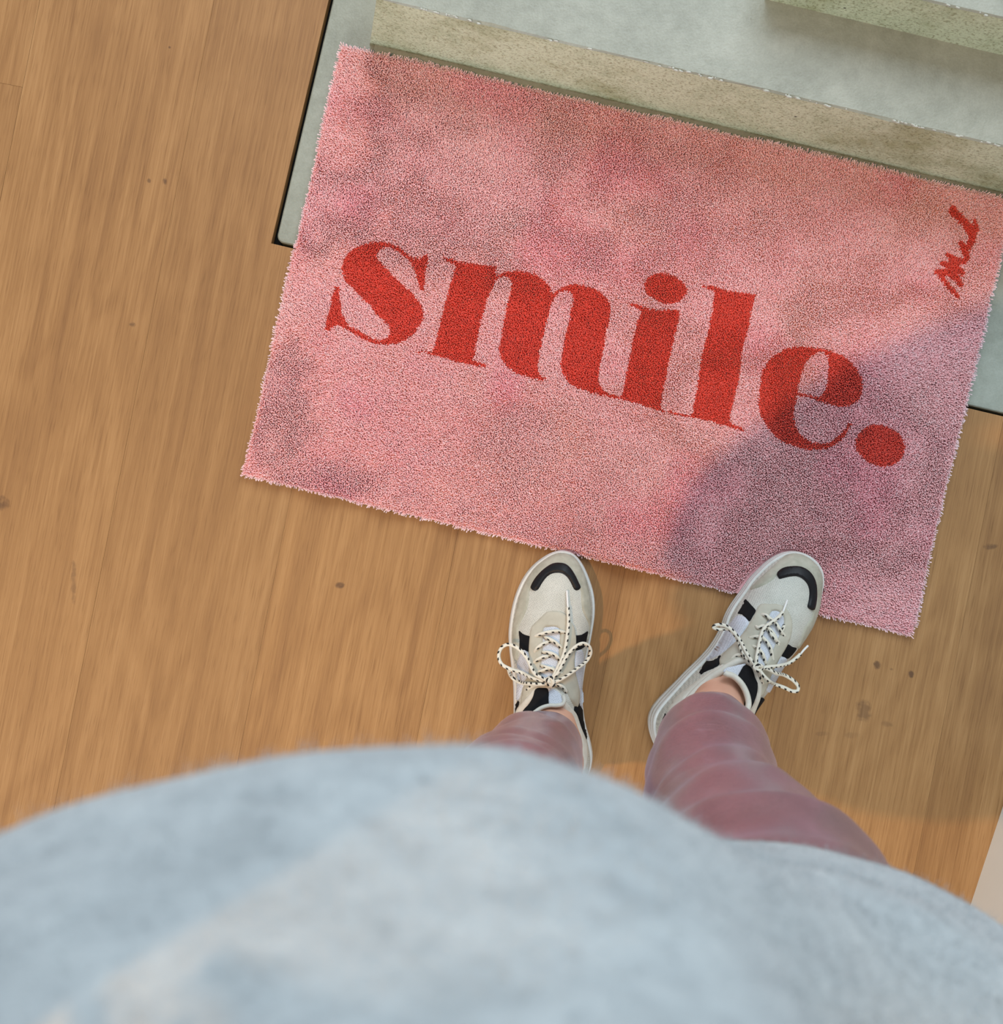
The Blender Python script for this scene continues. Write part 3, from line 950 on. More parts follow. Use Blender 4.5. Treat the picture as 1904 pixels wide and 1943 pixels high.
    def body(self):
        # sole with moulded ridges
        prof = [(-.004, 0.0), (.0002, .0025), (.0006, .40), (-.0014, .47), (.0006, .54), (.0002, .72), (-.0012, .78), (0.0, .84), (-.0008, 1.0), (-.0022, 1.03), (-.0048, .98)]
        V, Fc = [], []
        n_ = len(self.out)
        tt = np.clip(self.t(self.out), 0, 1)
        z0 = np.interp(tt, self.T_, self.Z0)
        # chunky flare at the heel
        fl = np.clip((tt - .72) / .2, 0, 1)
        for inset, zf in prof:
            Q = offset_poly(self.out, -inset)
            fl_out = offset_poly(self.out, -0.002)
            Q = Q + (fl_out - self.out) * (fl * (1 - zf) * 1.2)[:, None]
            zz = z0 * zf if zf > 0.01 else np.full(n_, zf)
            # toe spring
            zz = zz + 0.006 * np.clip(1 - tt / .12, 0, 1) ** 2 * (1 - zf)
            for q, z in zip(Q, zz): V.append((q[0], q[1], z + self.zb))
        for r_ in range(len(prof) - 1):
            for i in range(n_):
                j = (i + 1) % n_
                Fc.append((r_ * n_ + i, r_ * n_ + j, (r_ + 1) * n_ + j, (r_ + 1) * n_ + i))
        Fc.append(tuple(range(n_))[::-1])
        o = mesh_obj('sole', V, Fc, M['sole'], self.root, smooth=True)
        # upper
        up = offset_poly(self.out, 0.0032)
        up = up[::1]
        opn = self.opening
        op = catmull(opn, 0.003, True)
        loops = [up, op]
        mn, mx_ = up.min(0), up.max(0)
        g = np.stack(np.meshgrid(np.arange(mn[0], mx_[0], .003), np.arange(mn[1], mx_[1], .003)), -1).reshape(-1, 2)
        rings = [offset_poly(self.out, 0.0032 + d_) for d_ in (.0006, .0016, .0032, .0055, .0085, .0120, .0160)]
        cand = np.concatenate([g] + rings)
        ok = inside(cand, up) & ~inside(cand, op)
        dmin = np.minimum(dist_poly(cand, up), dist_poly(cand, op))
        isg = np.arange(len(cand)) < len(g)
        ok &= np.where(isg, dmin > .007, dmin > .0004)
        ok &= np.where(isg, dist_poly(cand, up) > .018, True)
        far = isg & inside(cand, up) & ~inside(cand, op) & (dist_poly(cand, up) > .018) & (dist_poly(cand, op) > .0012)
        cand = cand[ok | far]
        vs = [Vector(p) for lp in loops for p in lp] + [Vector(p) for p in cand]
        es, b = [], 0
        for lp in loops:
            m = len(lp); es += [(b + i, b + (i + 1) % m) for i in range(m)]; b += m
        ov, oe, of, *_ = delaunay_2d_cdt(vs, es, [], 0, 1e-6)
        V2 = np.array([(v.x, v.y) for v in ov])
        cen = np.array([V2[list(f)].mean(0) for f in of])
        k = inside(cen, up) & ~inside(cen, op)
        ff = []
        for f, kk in zip(of, k):
            if not kk: continue
            f = tuple(f); a, b_, c = V2[f[0]], V2[f[1]], V2[f[2]]
            if (b_[0] - a[0]) * (c[1] - a[1]) - (b_[1] - a[1]) * (c[0] - a[0]) < 0: f = f[::-1]
            ff.append(f)
        z = self.S(V2)
        mesh_obj('upper', np.column_stack([V2, z]), ff, M['mesh'], self.root, smooth=True)
        # padded collar edge and lining
        zc = self.S(op)
        tube('collar', np.column_stack([op, zc - .0015]), .0045, M['piping'], self.root, n=10, closed=True, raw=True)
        V, Fc = [], []
        m = len(op)
        for ins_, dz in ((0.0, -.001), (.003, -.012), (.001, -.03), (-.002, -.045)):
            Q = offset_poly(op, ins_)
            for q, zz in zip(Q, zc): V.append((q[0], q[1], max(zz + dz, .022 + self.zb)))
        for r_ in range(3):
            for i in range(m):
                j = (i + 1) % m
                Fc.append((r_ * m + j, r_ * m + i, (r_ + 1) * m + i, (r_ + 1) * m + j))
        Fc.append(tuple(3 * m + i for i in range(m)))
        mesh_obj('lining', V, Fc, M['lining'], self.root, smooth=False)
    def lace(self, name, px, hs, rad=.0021, mat_=None, floor_z=0.05, smooth=True):
        """px path, hs: height over the shoe for each point (or absolute when > .03)"""
        px = np.array(px, float)
        hs = np.array([hs] * len(px) if np.isscalar(hs) else hs, float)
        pts = []
        for p, h in zip(px, hs):
            z = .06
            for _ in range(10):
                q = np.array(U(p[0], p[1], z))
                zn = h + self.zb if h > .03 else float(max(self.S(q)[0], floor_z)) + h
                z = .5 * z + .5 * zn
            pts.append((*U(p[0], p[1], z), z))
        P = catmull(pts, .0016)
        return tube(name, P, rad, mat_ or M['lace'], self.root, n=8, raw=True)

def build_left(parent):
    A = lambda pts: crop(900, 1020, 300, pts)
    B = lambda pts: crop(860, 1220, 320, pts)
    opening = B([(1030, 500), (960, 520), (900, 600), (820, 690), (755, 770), (735, 870), (735, 980), (770, 1120), (860, 1280), (980, 1400), (1130, 1470), (1280, 1490), (1400, 1440), (1445, 1350), (1415, 1230), (1370, 1060), (1330, 880), (1270, 740), (1200, 610), (1130, 520)])
    s = Shoe('left', (1063, 1046), (1086, 1492), opening, parent, 'white and grey mesh sneaker with black toe stripe, beside the bottom edge of the mat', 0.001)
    s.body()
    s.patch('toe_cap', A([(1060, 175), (960, 200), (870, 250), (745, 350), (655, 460), (565, 650), (510, 850), (468, 1050), (455, 1250), (462, 1400), (500, 1490), (520, 1480), (535, 1400), (540, 1280), (537, 1130), (550, 1060), (600, 955), (648, 840), (668, 730), (672, 650), (700, 600), (760, 520), (850, 430), (950, 375), (1030, 365), (1110, 400), (1180, 480), (1240, 570), (1280, 640), (1286, 760), (1302, 880), (1350, 985), (1380, 1060), (1375, 1150), (1350, 1260), (1372, 1240), (1395, 1150), (1402, 1050), (1410, 850), (1385, 650), (1335, 460), (1255, 300), (1190, 220), (1120, 182)]), .0014, M['suede'])
    s.patch('toe_stripe', A([(682, 612), (720, 520), (790, 430), (870, 360), (950, 315), (1030, 305), (1105, 322), (1160, 370), (1212, 450), (1255, 540), (1280, 615), (1235, 640), (1203, 625), (1162, 545), (1118, 478), (1060, 436), (1000, 428), (940, 438), (880, 476), (822, 550), (775, 625), (742, 645), (702, 635)]), .0030, M['gloss_black'], edge=.0014, smooth_step=.002)
    s.patch('side_panel', A([(537, 1115), (600, 1160), (690, 1195), (690, 1300), (680, 1380), (600, 1365), (548, 1345), (540, 1230)]), .0008, M['black'])
    s.patch('side_panel', A([(1205, 1180), (1290, 1165), (1375, 1120), (1365, 1200), (1340, 1310), (1300, 1345), (1200, 1360), (1195, 1270)]), .0008, M['black'])
    s.patch('quarter_panel', B([(800, 70), (835, 90), (870, 150), (870, 300), (830, 420), (790, 500), (765, 590), (730, 660), (712, 640), (712, 560), (722, 470), (728, 330), (722, 240), (750, 150)]), .0016, M['white_mesh'])
    s.patch('quarter_panel', B([(1372, 130), (1400, 85), (1450, 72), (1470, 110), (1476, 200), (1472, 400), (1468, 560), (1470, 680), (1462, 760), (1440, 750), (1405, 660), (1375, 560), (1360, 400), (1360, 240)]), .0016, M['white_mesh'])
    s.patch('heel_panel', B([(750, 600), (752, 660), (745, 730), (722, 830), (705, 930), (700, 1000), (684, 960), (682, 860), (692, 760), (715, 670)]), .0022, M['black'])
    s.patch('heel_panel', B([(1388, 600), (1430, 700), (1466, 775), (1478, 860), (1496, 980), (1512, 1090), (1480, 1060), (1440, 950), (1400, 860), (1365, 770), (1372, 690)]), .0022, M['black'])
    s.patch('eyestay', A([(950, 880), (880, 890), (820, 940), (760, 1000), (700, 1060), (678, 1130), (665, 1250), (660, 1360), (668, 1500), (665, 1620), (620, 1740), (590, 1850), (570, 1980), (565, 2060), (620, 2010), (680, 1930), (730, 1840), (790, 1790), (870, 1770), (990, 1770), (1090, 1830), (1160, 1960), (1225, 2050), (1250, 2000), (1260, 1860), (1240, 1740), (1218, 1640), (1205, 1540), (1212, 1400), (1226, 1260), (1222, 1160), (1205, 1070), (1160, 1000), (1110, 930), (1040, 888)]), .0026, M['beige'],
            holes=[A([(850, 1095), (900, 1082), (970, 1080), (1015, 1100), (1030, 1180), (1020, 1320), (1010, 1450), (990, 1580), (950, 1690), (900, 1735), (830, 1720), (800, 1660), (812, 1500), (825, 1350), (835, 1200)])])
    s.patch('tongue', A([(830, 1085), (900, 1070), (980, 1066), (1030, 1090), (1040, 1180), (1030, 1320), (1020, 1450), (1000, 1590), (960, 1710), (900, 1750), (820, 1735), (790, 1670), (800, 1500), (815, 1350), (822, 1200)]), .0012, M['white_mesh'])
    zt = lambda Q: np.interp(s.t(Q), [.50, .60, .66, .74], [.094, .104, .117, .122]) + s.zb
    s.patch('tongue_top', B([(1060, 500), (1120, 505), (1180, 540), (1225, 590), (1250, 650), (1235, 685), (1150, 700), (1085, 695), (1070, 640), (1078, 560)]), .0012, M['white_mesh'], zfun=zt)
    s.patch('tongue_top', B([(930, 520), (1000, 500), (1072, 505), (1084, 560), (1082, 690), (1040, 705), (950, 745), (870, 800), (800, 855), (770, 830), (790, 760), (860, 680), (905, 600)]), .0010, M['black'], zfun=zt)
    # edge piping of the tongue
    P = s.unproj(B([(1240, 590), (1256, 650), (1235, 690), (1170, 705), (1090, 705), (1000, 730), (910, 790), (850, 835), (795, 870)]), zfun=zt)
    tube('piping', np.column_stack([P, zt(P) + .001]), .0024, M['piping'], s.root, n=8)
    # outer piping strips of the eyestay
    s.patch('collar_panel', B([(1190, 540), (1225, 560), (1262, 640), (1330, 720), (1385, 790), (1440, 950), (1500, 1110), (1516, 1260), (1500, 1400), (1470, 1480), (1420, 1440), (1410, 1250), (1375, 1060), (1335, 880), (1270, 730)]), .0022, M['piping'])
    s.patch('collar_panel', B([(925, 515), (935, 545), (895, 620), (820, 700), (765, 770), (745, 860), (735, 960), (712, 900), (722, 800), (760, 720), (840, 640), (885, 570)]), .0022, M['piping'])
    # laces
    h = .0052
    for p, hh_ in (([(735, 1190), (790, 1165), (880, 1140), (1000, 1125), (1110, 1145)], [.001, h, .007, h, .002]),
              ([(850, 1200), (900, 1218), (970, 1255), (1060, 1335)], [.001, .006, .006, .001]),
              ([(728, 1380), (760, 1330), (820, 1285), (940, 1240)], [.001, h, .006, .001]),
              ([(825, 1380), (900, 1385), (980, 1420), (1045, 1485)], [.001, .006, .006, .001]),
              ([(715, 1515), (750, 1480), (820, 1442), (920, 1425)], [.001, h, .006, .001]),
              ([(808, 1540), (870, 1562), (950, 1590), (1060, 1640)], [.001, .006, .006, .001]),
              ([(745, 1635), (790, 1615), (870, 1588), (960, 1572)], [.001, h, .006, .001])):
        s.lace('lace', A(p), hh_)
    s.lace('lace', A([(905, 1740), (950, 1680), (1000, 1580), (1050, 1480), (1090, 1370), (1118, 1210), (1135, 1020), (1130, 840)]), [.009, .011, .010, .010, .009, .010, .008, .006])
    s.lace('lace_tip', A([(1130, 850), (1123, 740), (1118, 640)]), [.006, .0045, .003], rad=.0013, mat_=M['aglet'])
    s.lace('lace', A([(915, 1720), (1000, 1640), (1060, 1530), (1130, 1410), (1220, 1315), (1310, 1275), (1380, 1305), (1405, 1385), (1360, 1480), (1250, 1570), (1110, 1670), (990, 1735), (915, 1745)]), [.012, .014, .014, .014, .016, .082, .078, .074, .074, .016, .012, .010, .009])
    s.lace('lace', A([(900, 1735), (830, 1700), (740, 1650), (690, 1570), (640, 1460), (570, 1370), (490, 1310), (400, 1288), (325, 1335), (297, 1430), (330, 1520), (430, 1580), (570, 1625), (700, 1690), (830, 1725), (900, 1730)]), [.010, .012, .014, .014, .014, .085, .082, .078, .076, .076, .078, .082, .014, .012, .010, .009])
    s.lace('lace', A([(920, 1755), (800, 1770), (660, 1762), (550, 1742), (475, 1700), (432, 1645), (415, 1590)]), [.009, .009, .009, .009, .075, .06, .052])
    s.lace('lace', A([(890, 1755), (760, 1775), (680, 1800), (635, 1845)]), [.006, .006, .004, .001])
    s.lace('lace', A([(930, 1755), (1020, 1775), (1080, 1810), (1110, 1860)]), [.006, .006, .004, .001])
    s.lace('knot', A([(870, 1700), (890, 1745), (925, 1790), (950, 1770), (935, 1700), (905, 1690), (890, 1730), (930, 1760)]), [.010, .013, .010, .012, .014, .012, .015, .010], rad=.0025)
    return s

def build_right(parent):
    C = lambda pts: crop(1320, 1020, 300, pts)
    D = lambda pts: crop(1200, 1180, 320, pts)
    opening = D([(1300, 440), (1230, 440), (1120, 490), (990, 570), (860, 660), (760, 750), (650, 870), (570, 990), (530, 1090), (520, 1190), (560, 1330), (680, 1440), (860, 1470), (1040, 1410), (1180, 1290), (1290, 1130), (1370, 960), (1420, 800), (1425, 640), (1380, 500)])
    s = Shoe('right', (1530, 1050), (1262, 1432), opening, parent, 'white and grey mesh sneaker turned outward with its toe standing on the mat', 0.0045)
    s.body()
    s.patch('toe_cap', C([(1130, 195), (1000, 270), (905, 360), (805, 450), (705, 545), (610, 670), (540, 790), (475, 905), (430, 1010), (470, 990), (520, 900), (560, 820), (600, 735), (640, 672), (695, 630), (780, 600), (880, 550), (960, 490), (1000, 440), (1060, 400), (1160, 385), (1260, 390), (1340, 430), (1395, 520), (1410, 650), (1405, 780), (1410, 870), (1398, 950), (1330, 1055), (1292, 1130), (1262, 1230), (1225, 1320), (1240, 1345), (1300, 1260), (1370, 1160), (1440, 1020), (1490, 880), (1515, 720), (1530, 560), (1512, 430), (1450, 325), (1360, 245), (1250, 195)]), .0014, M['suede'])
    s.patch('toe_stripe', C([(978, 440), (1005, 400), (1070, 362), (1160, 346), (1260, 350), (1340, 385), (1402, 445), (1445, 540), (1456, 650), (1446, 780), (1415, 878), (1380, 868), (1347, 838), (1362, 755), (1370, 655), (1350, 572), (1300, 510), (1230, 472), (1140, 474), (1070, 490), (1012, 500)]), .0032, M['gloss_black'], edge=.0014, smooth_step=.002)
    s.patch('side_panel', C([(600, 730), (640, 765), (690, 820), (735, 880), (700, 950), (650, 1020), (600, 970), (550, 930), (500, 920), (545, 830)]), .0008, M['black'])
    s.patch('side_panel', C([(1115, 1280), (1170, 1310), (1225, 1330), (1180, 1400), (1110, 1465), (1070, 1450), (1030, 1425), (1070, 1350)]), .0008, M['black'])
    s.patch('quarter_panel', C([(515, 930), (590, 948), (648, 1020), (610, 1100), (545, 1190), (430, 1310), (335, 1392), (240, 1450), (165, 1498), (128, 1470), (200, 1360), (310, 1210), (410, 1035), (460, 965)]), .0016, M['white_mesh'])
    s.patch('quarter_panel', C([(1010, 1440), (1060, 1432), (1100, 1460), (1060, 1560), (1010, 1640), (930, 1780), (880, 1860), (850, 1840), (880, 1740), (940, 1600)]), .0016, M['white_mesh'])
    s.patch('heel_panel', D([(1030, 345), (1005, 410), (985, 490), (940, 520), (850, 560), (730, 640), (620, 735), (608, 700), (650, 640), (730, 560), (800, 470), (840, 440), (910, 430)]), .0022, M['black'])
    s.patch('heel_panel', D([(412, 955), (372, 1020), (342, 1090), (335, 1180), (345, 1260), (362, 1290), (388, 1245), (385, 1150), (395, 1060), (425, 980)]), .0022, M['black'])
    s.patch('heel_panel', D([(1480, 880), (1440, 960), (1395, 1040), (1345, 1110), (1320, 1090), (1370, 1010), (1410, 930), (1450, 850)]), .0022, M['black'])
    s.patch('eyestay', C([(790, 800), (900, 795), (1010, 802), (1085, 842), (1135, 915), (1165, 1010), (1160, 1120), (1130, 1230), (1080, 1335), (1025, 1425), (960, 1540), (900, 1660), (850, 1800), (790, 1900), (740, 1900), (735, 1800), (755, 1680), (720, 1600), (640, 1500), (570, 1475), (450, 1520), (370, 1560), (300, 1540), (285, 1490), (330, 1400), (420, 1320), (520, 1220), (590, 1130), (650, 1030), (700, 945), (740, 855)]), .0026, M['beige'],
            holes=[C([(920, 900), (980, 890), (1040, 930), (1060, 1000), (1045, 1080), (1000, 1180), (950, 1290), (900, 1400), (850, 1500), (800, 1560), (740, 1560), (730, 1480), (760, 1360), (800, 1220), (840, 1100), (880, 990)])])
    s.patch('tongue', C([(905, 890), (980, 875), (1050, 915), (1075, 1000), (1058, 1085), (1015, 1190), (965, 1300), (915, 1410), (860, 1515), (805, 1580), (730, 1575), (718, 1480), (748, 1350), (788, 1215), (828, 1095), (868, 985)]), .0012, M['white_mesh'])
    zt = lambda Q: np.interp(s.t(Q), [.50, .60, .66, .74], [.092, .102, .113, .118]) + s.zb
    s.patch('tongue_top', D([(1030, 560), (1060, 520), (1140, 500), (1230, 478), (1290, 470), (1250, 520), (1210, 590), (1185, 640), (1120, 600)]), .0012, M['white_mesh'], zfun=zt)
    s.patch('tongue_top', D([(1250, 500), (1290, 482), (1360, 520), (1410, 590), (1425, 700), (1410, 820), (1370, 930), (1325, 1000), (1318, 900), (1300, 800), (1250, 700), (1180, 615), (1215, 560)]), .0010, M['black'], zfun=zt)
    P = s.unproj(D([(1040, 570), (1060, 585), (1130, 605), (1200, 660), (1260, 740), (1300, 840), (1312, 930), (1290, 1010)]), zfun=zt)
    tube('piping', np.column_stack([P, zt(P) + .001]), .0036, M['piping'], s.root, n=8)
    s.patch('collar_panel', D([(1245, 385), (1255, 420), (1120, 480), (990, 560), (860, 655), (755, 745), (640, 870), (560, 990), (520, 1090), (510, 1190), (470, 1200), (400, 1260), (386, 1150), (400, 1000), (450, 895), (560, 780), (700, 680), (830, 590), (960, 512), (1100, 440)]), .0024, M['piping'])
    s.patch('collar_panel', D([(1425, 600), (1452, 640), (1450, 780), (1410, 900), (1370, 990), (1325, 1085), (1305, 1040), (1350, 940), (1395, 830), (1415, 700)]), .0024, M['piping'])
    for p, hh_ in (([(798, 930), (850, 935), (900, 975), (960, 1020), (1020, 1110), (1075, 1190)], [.001, .006, .006, .006, .006, .001]),
              ([(1070, 1060), (1050, 1110), (1030, 1140)], [.001, .005, .001]),
              ([(728, 1070), (760, 1085), (810, 1065), (880, 1090), (950, 1170), (1000, 1300)], [.001, .005, .006, .006, .005, .001]),
              ([(655, 1212), (720, 1195), (790, 1195), (850, 1240), (905, 1330), (935, 1480)], [.001, .005, .007, .006, .005, .001]),
              ([(690, 1310), (750, 1330), (810, 1400), (850, 1520)], [.001, .006, .006, .001]),
              ([(440, 1462), (490, 1420), (560, 1415), (600, 1450)], [.001, .005, .006, .006]),
              ([(860, 1070), (900, 1140), (960, 1220), (1010, 1270)], [.002, .005, .005, .001])):
        s.lace('lace', C(p), hh_)
    s.lace('lace', C([(755, 1570), (735, 1480), (750, 1370), (775, 1250), (800, 1150), (840, 1080), (920, 1020), (1000, 960), (1055, 895)]), [.010, .012, .012, .011, .010, .010, .010, .010, .009])
    s.lace('lace_tip', C([(1055, 900), (1080, 830), (1110, 752)]), [.009, .008, .006], rad=.0013, mat_=M['aglet'])
    s.lace('lace', C([(740, 1570), (690, 1500), (640, 1430), (590, 1340), (545, 1250), (490, 1170), (410, 1090), (330, 1052), (250, 1055), (215, 1078), (290, 1105), (390, 1100), (460, 1150), (520, 1250), (550, 1340), (610, 1440), (690, 1520), (750, 1575)]), [.010, .013, .015, .017, .018, .082, .078, .074, .072, .071, .071, .074, .079, .016, .014, .012, .010, .009])
    s.lace('lace', C([(765, 1590), (860, 1562), (1000, 1545), (1130, 1510), (1220, 1445), (1265, 1405)]), [.010, .012, .012, .074, .070, .068])
    s.lace('lace_tip', C([(1262, 1410), (1310, 1350), (1358, 1302)]), [.068, .066, .064], rad=.0013, mat_=M['aglet'])
    s.lace('lace', C([(770, 1590), (820, 1660), (880, 1720), (960, 1765), (1080, 1810), (1170, 1850), (1230, 1845), (1240, 1800), (1190, 1730), (1080, 1660), (970, 1635), (880, 1590), (800, 1560)]), [.010, .012, .013, .076, .073, .070, .068, .068, .070, .074, .014, .012, .010])
    s.lace('lace', C([(770, 1600), (790, 1680), (810, 1760)]), [.006, .005, .001])
    s.lace('knot', C([(700, 1545), (735, 1590), (780, 1600), (800, 1560), (760, 1540), (735, 1580), (790, 1610)]), [.010, .013, .010, .012, .015, .013, .010], rad=.0025)
    return s
# ---------------------------------------------------------------- the person
person = empty('person', (0.1, -0.26, 0))
tag(person, 'standing person in pale blue sweater, shiny pink trousers and sneakers', 'person')

def adopt(o):
    """keep world coordinates while hanging o under the person"""
    o.location = Vector(o.location) - Vector(person.location)
    return o
LS = build_left(person); RS = build_right(person)
for s_ in (LS, RS):
    adopt(s_.root)

# body: one continuous surface grown from tapered limbs
def capsule(bm, a, b, ra, rb, n=16):
    a = Vector(a); b = Vector(b)
    axis = (b - a)
    L = axis.length
    q = axis.to_track_quat('Z', 'Y') if L > 1e-6 else Vector((0, 0, 1)).to_track_quat('Z', 'Y')
    rings = []
    prof = []
    for k in range(6):
        t = k / 6 * math.pi / 2
        prof.append((-ra * math.cos(t), ra * math.sin(t)))
    prof.append((0, ra)); prof.append((L, rb))
    for k in range(1, 6):
        t = k / 6 * math.pi / 2
        prof.append((L + rb * math.sin(t), rb * math.cos(t)))
    prof[0] = (-ra, ra * .02)
    prof.append((L + rb, rb * .02))
    for z, r in prof:
        rings.append([bm.verts.new(a + q @ Vector((r * math.cos(2 * math.pi * i / n), r * math.sin(2 * math.pi * i / n), z))) for i in range(n)])
    for r0, r1 in zip(rings, rings[1:]):
        for i in range(n):
            j = (i + 1) % n
            bm.faces.new((r0[i], r0[j], r1[j], r1[i]))
    bm.faces.new(rings[0][::-1]); bm.faces.new(rings[-1])

def chain(bm, pts, rad):
    for i in range(len(pts) - 1):
        capsule(bm, pts[i], pts[i + 1], rad[i], rad[i + 1])

def ellipsoid(bm, c, r, rot=(0, 0, 0)):
    m = Matrix.Translation(c) @ Matrix.Rotation(rot[2], 4, 'Z') @ Matrix.Rotation(rot[0], 4, 'X') @ Matrix.Diagonal((*r, 1))
    bmesh.ops.create_uvsphere(bm, u_segments=24, v_segments=16, radius=1.0, matrix=m)

bm = bmesh.new()
# torso
ellipsoid(bm, (.10, -.285, .86), (.125, .075, .12))
ellipsoid(bm, (.03, -.240, 1.02), (.090, .068, .15))
ellipsoid(bm, (-.022, -.235, 1.19), (.105, .078, .15))
chain(bm, [(-.135, -.258, 1.295), (0, -.252, 1.31), (.135, -.258, 1.295)], [.042, .055, .042])
chain(bm, [(0, -.252, 1.32), (0, -.245, 1.42), (0, -.225, 1.47)], [.062, .052, .05])
# head tipped forward, looking down
ellipsoid(bm, (0, -.20, 1.555), (.072, .092, .098), (-.5, 0, 0))
ellipsoid(bm, (0, -.155, 1.515), (.052, .06, .062), (-.6, 0, 0))
chain(bm, [(0, -.112, 1.555), (0, -.088, 1.525)], [.008, .012])          # nose
for sx in (-1, 1):
    ellipsoid(bm, (sx * .074, -.205, 1.545), (.008, .018, .028), (-.5, 0, 0))   # ears
    ellipsoid(bm, (sx * .028, -.118, 1.575), (.017, .010, .010), (-.6, 0, 0))   # brow over the eyes
ellipsoid(bm, (0, -.098, 1.495), (.022, .012, .009), (-.6, 0, 0))        # lips
# arms lifted to the face, elbows out
for sx in (-1, 1):
    E = (-.225, -.19, 1.16) if sx < 0 else (.27, -.19, 1.17)
    chain(bm, [(sx * .135, -.262, 1.30), E], [.042, .038])
    chain(bm, [E, (sx * .20, -.08, 1.34), (sx * .105, -.035, 1.505)], [.040, .036, .024])
    # palm and fingers curled around a camera body at eye height
    w = Vector((sx * .105, -.035, 1.505))
    ellipsoid(bm, (sx * .092, -.022, 1.545), (.014, .036, .042), (0, 0, 0))
    for f_, (dy, L_) in enumerate(((.024, .034), (.010, .038), (-.006, .036), (-.021, .029))):
        b0 = Vector((sx * .092, -.022 + dy, 1.578))
        b1 = b0 + Vector((-sx * .010, .004, L_ * .7))
        b2 = b1 + Vector((-sx * .022, .002, L_ * .15))
        b3 = b2 + Vector((-sx * .018, 0, -L_ * .2))
        chain(bm, [b0, b1, b2, b3], [.0088, .0082, .0076, .0068])
    t0 = Vector((sx * .088, .004, 1.52)); t1 = t0 + Vector((-sx * .014, .024, .012)); t2 = t1 + Vector((-sx * .020, .012, .010))
    chain(bm, [t0, t1, t2], [.011, .0095, .008])
# legs and feet
LL = [(.035, -.290, .82), (.010, -.268, .50), (.052, -.275, .16), (.058, -.268, .11)]
RL = [(.165, -.290, .82), (.190, -.268, .50), (.236, -.250, .18), (.243, -.240, .12)]
chain(bm, LL, [.062, .050, .035, .036])
chain(bm, RL, [.062, .050, .036, .036])
chain(bm, [LL[3], (.056, -.245, .078), (.058, -.19, .050), (.062, -.13, .040), (.064, -.095, .036)], [.036, .030, .020, .014, .011])
chain(bm, [(.058, -.275, .10), (.075, -.305, .065)], [.033, .027])
chain(bm, [RL[3], (.254, -.222, .078), (.284, -.178, .052), (.314, -.135, .042), (.336, -.103, .038)], [.036, .030, .020, .014, .011])
chain(bm, [(.236, -.246, .10), (.222, -.268, .068)], [.033, .027])
# toes
for k, (dx, L_) in enumerate(((.012, .020), (.004, .018), (-.004, .015), (-.011, .012), (-.018, .009))):
    a = Vector((.064 + dx * .9, -.093, .036)); chain(bm, [a, a + Vector((0, L_, -.003))], [.0060, .0050])
    f = Vector((.56, .83, 0)); g_ = Vector((-.83, .56, 0))
    a = Vector((.336, -.103, .038)) + g_ * dx * .9; chain(bm, [a, a + f * L_ + Vector((0, 0, -.003))], [.0060, .0050])
body = bm_obj('body', bm, M['skin'], person, smooth=True)
adopt(body)
rm = body.modifiers.new('union', 'REMESH'); rm.mode = 'VOXEL'; rm.voxel_size = 0.0045; rm.use_smooth_shade = True
sm = body.modifiers.new('smooth', 'SMOOTH'); sm.iterations = 6; sm.factor = 0.6

# hair: a cap of strands drawn back from the forehead
bm = bmesh.new()
for k in range(420):
    u = random.uniform(-1, 1); v = random.random()
    th = u * 1.9
    st = Vector((0.070 * math.sin(th), -.20 + .0 + .085 * math.cos(th) * (1 - v) - .02 * v, 1.575 + .060 * v))
    pts_ = []
    for q in range(6):
        f = q / 5
        ph = f * 1.5
        p = Vector((st.x * (1 - .2 * f), -.205 + (st.y + .205) * math.cos(ph) - .10 * math.sin(ph) , st.z + .045 * math.sin(ph * 1.2) - .10 * f * f * (1 - v)))
        # push out onto the skull
        c = Vector((0, -.20, 1.555)); d_ = p - c
        e = math.sqrt((d_.x / .078) ** 2 + (d_.y / .098) ** 2 + (d_.z / .104) ** 2)
        if e > 1e-4: p = c + d_ / e
        pts_.append(p)
    prev = None
    for q, p in enumerate(pts_):
        w = .0035 * (1 - .6 * q / 5)
        sd = Vector((math.cos(th), -math.sin(th), 0)) * w
        cur = (bm.verts.new(p - sd), bm.verts.new(p + (p - Vector((0, -.20, 1.555))).normalized() * .002), bm.verts.new(p + sd))
        if prev:
            bm.faces.new((prev[0], prev[1], cur[1], cur[0])); bm.faces.new((prev[1], prev[2], cur[2], cur[1]))
        prev = cur
for k in range(520):  # unseen long side strands, added to block the ceiling spot from the sweater
    sx = random.choice((-1, 1))
    y0 = random.uniform(-.27, -.16); x0 = sx * random.uniform(.062, .082)
    xe = sx * random.uniform(.085, .165); ye = random.uniform(-.27, -.135); ze = random.uniform(1.30, 1.36)
    prev = None
    for q in range(8):
        f = q / 7
        p = Vector((x0 + (xe - x0) * f ** .8 + sx * .012 * math.sin(f * 7 + k), y0 + (ye - y0) * f, 1.60 + (ze - 1.60) * f + .01 * math.sin(k)))
        w_ = .004 * (1 - .5 * f)
        cur = (bm.verts.new(p + Vector((0, -w_, 0))), bm.verts.new(p + Vector((sx * .002, 0, 0))), bm.verts.new(p + Vector((0, w_, 0))))
        if prev:
            bm.faces.new((prev[0], prev[1], cur[1], cur[0])); bm.faces.new((prev[1], prev[2], cur[2], cur[1]))
        prev = cur
unseen_hair = bm_obj('unseen_hair', bm, M['unseen_hair'], person, smooth=True)
adopt(unseen_hair); tag(unseen_hair, kind='stuff')
for sx in (-1, 1):
    bm = bmesh.new()
    bmesh.ops.create_uvsphere(bm, u_segments=16, v_segments=10, radius=.0105, matrix=Matrix.Translation((sx * .028, -.124, 1.565)))
    e_ = bm_obj('eye', bm, node_mat('eye_white', (.8, .78, .75), .2), person, smooth=True); adopt(e_)

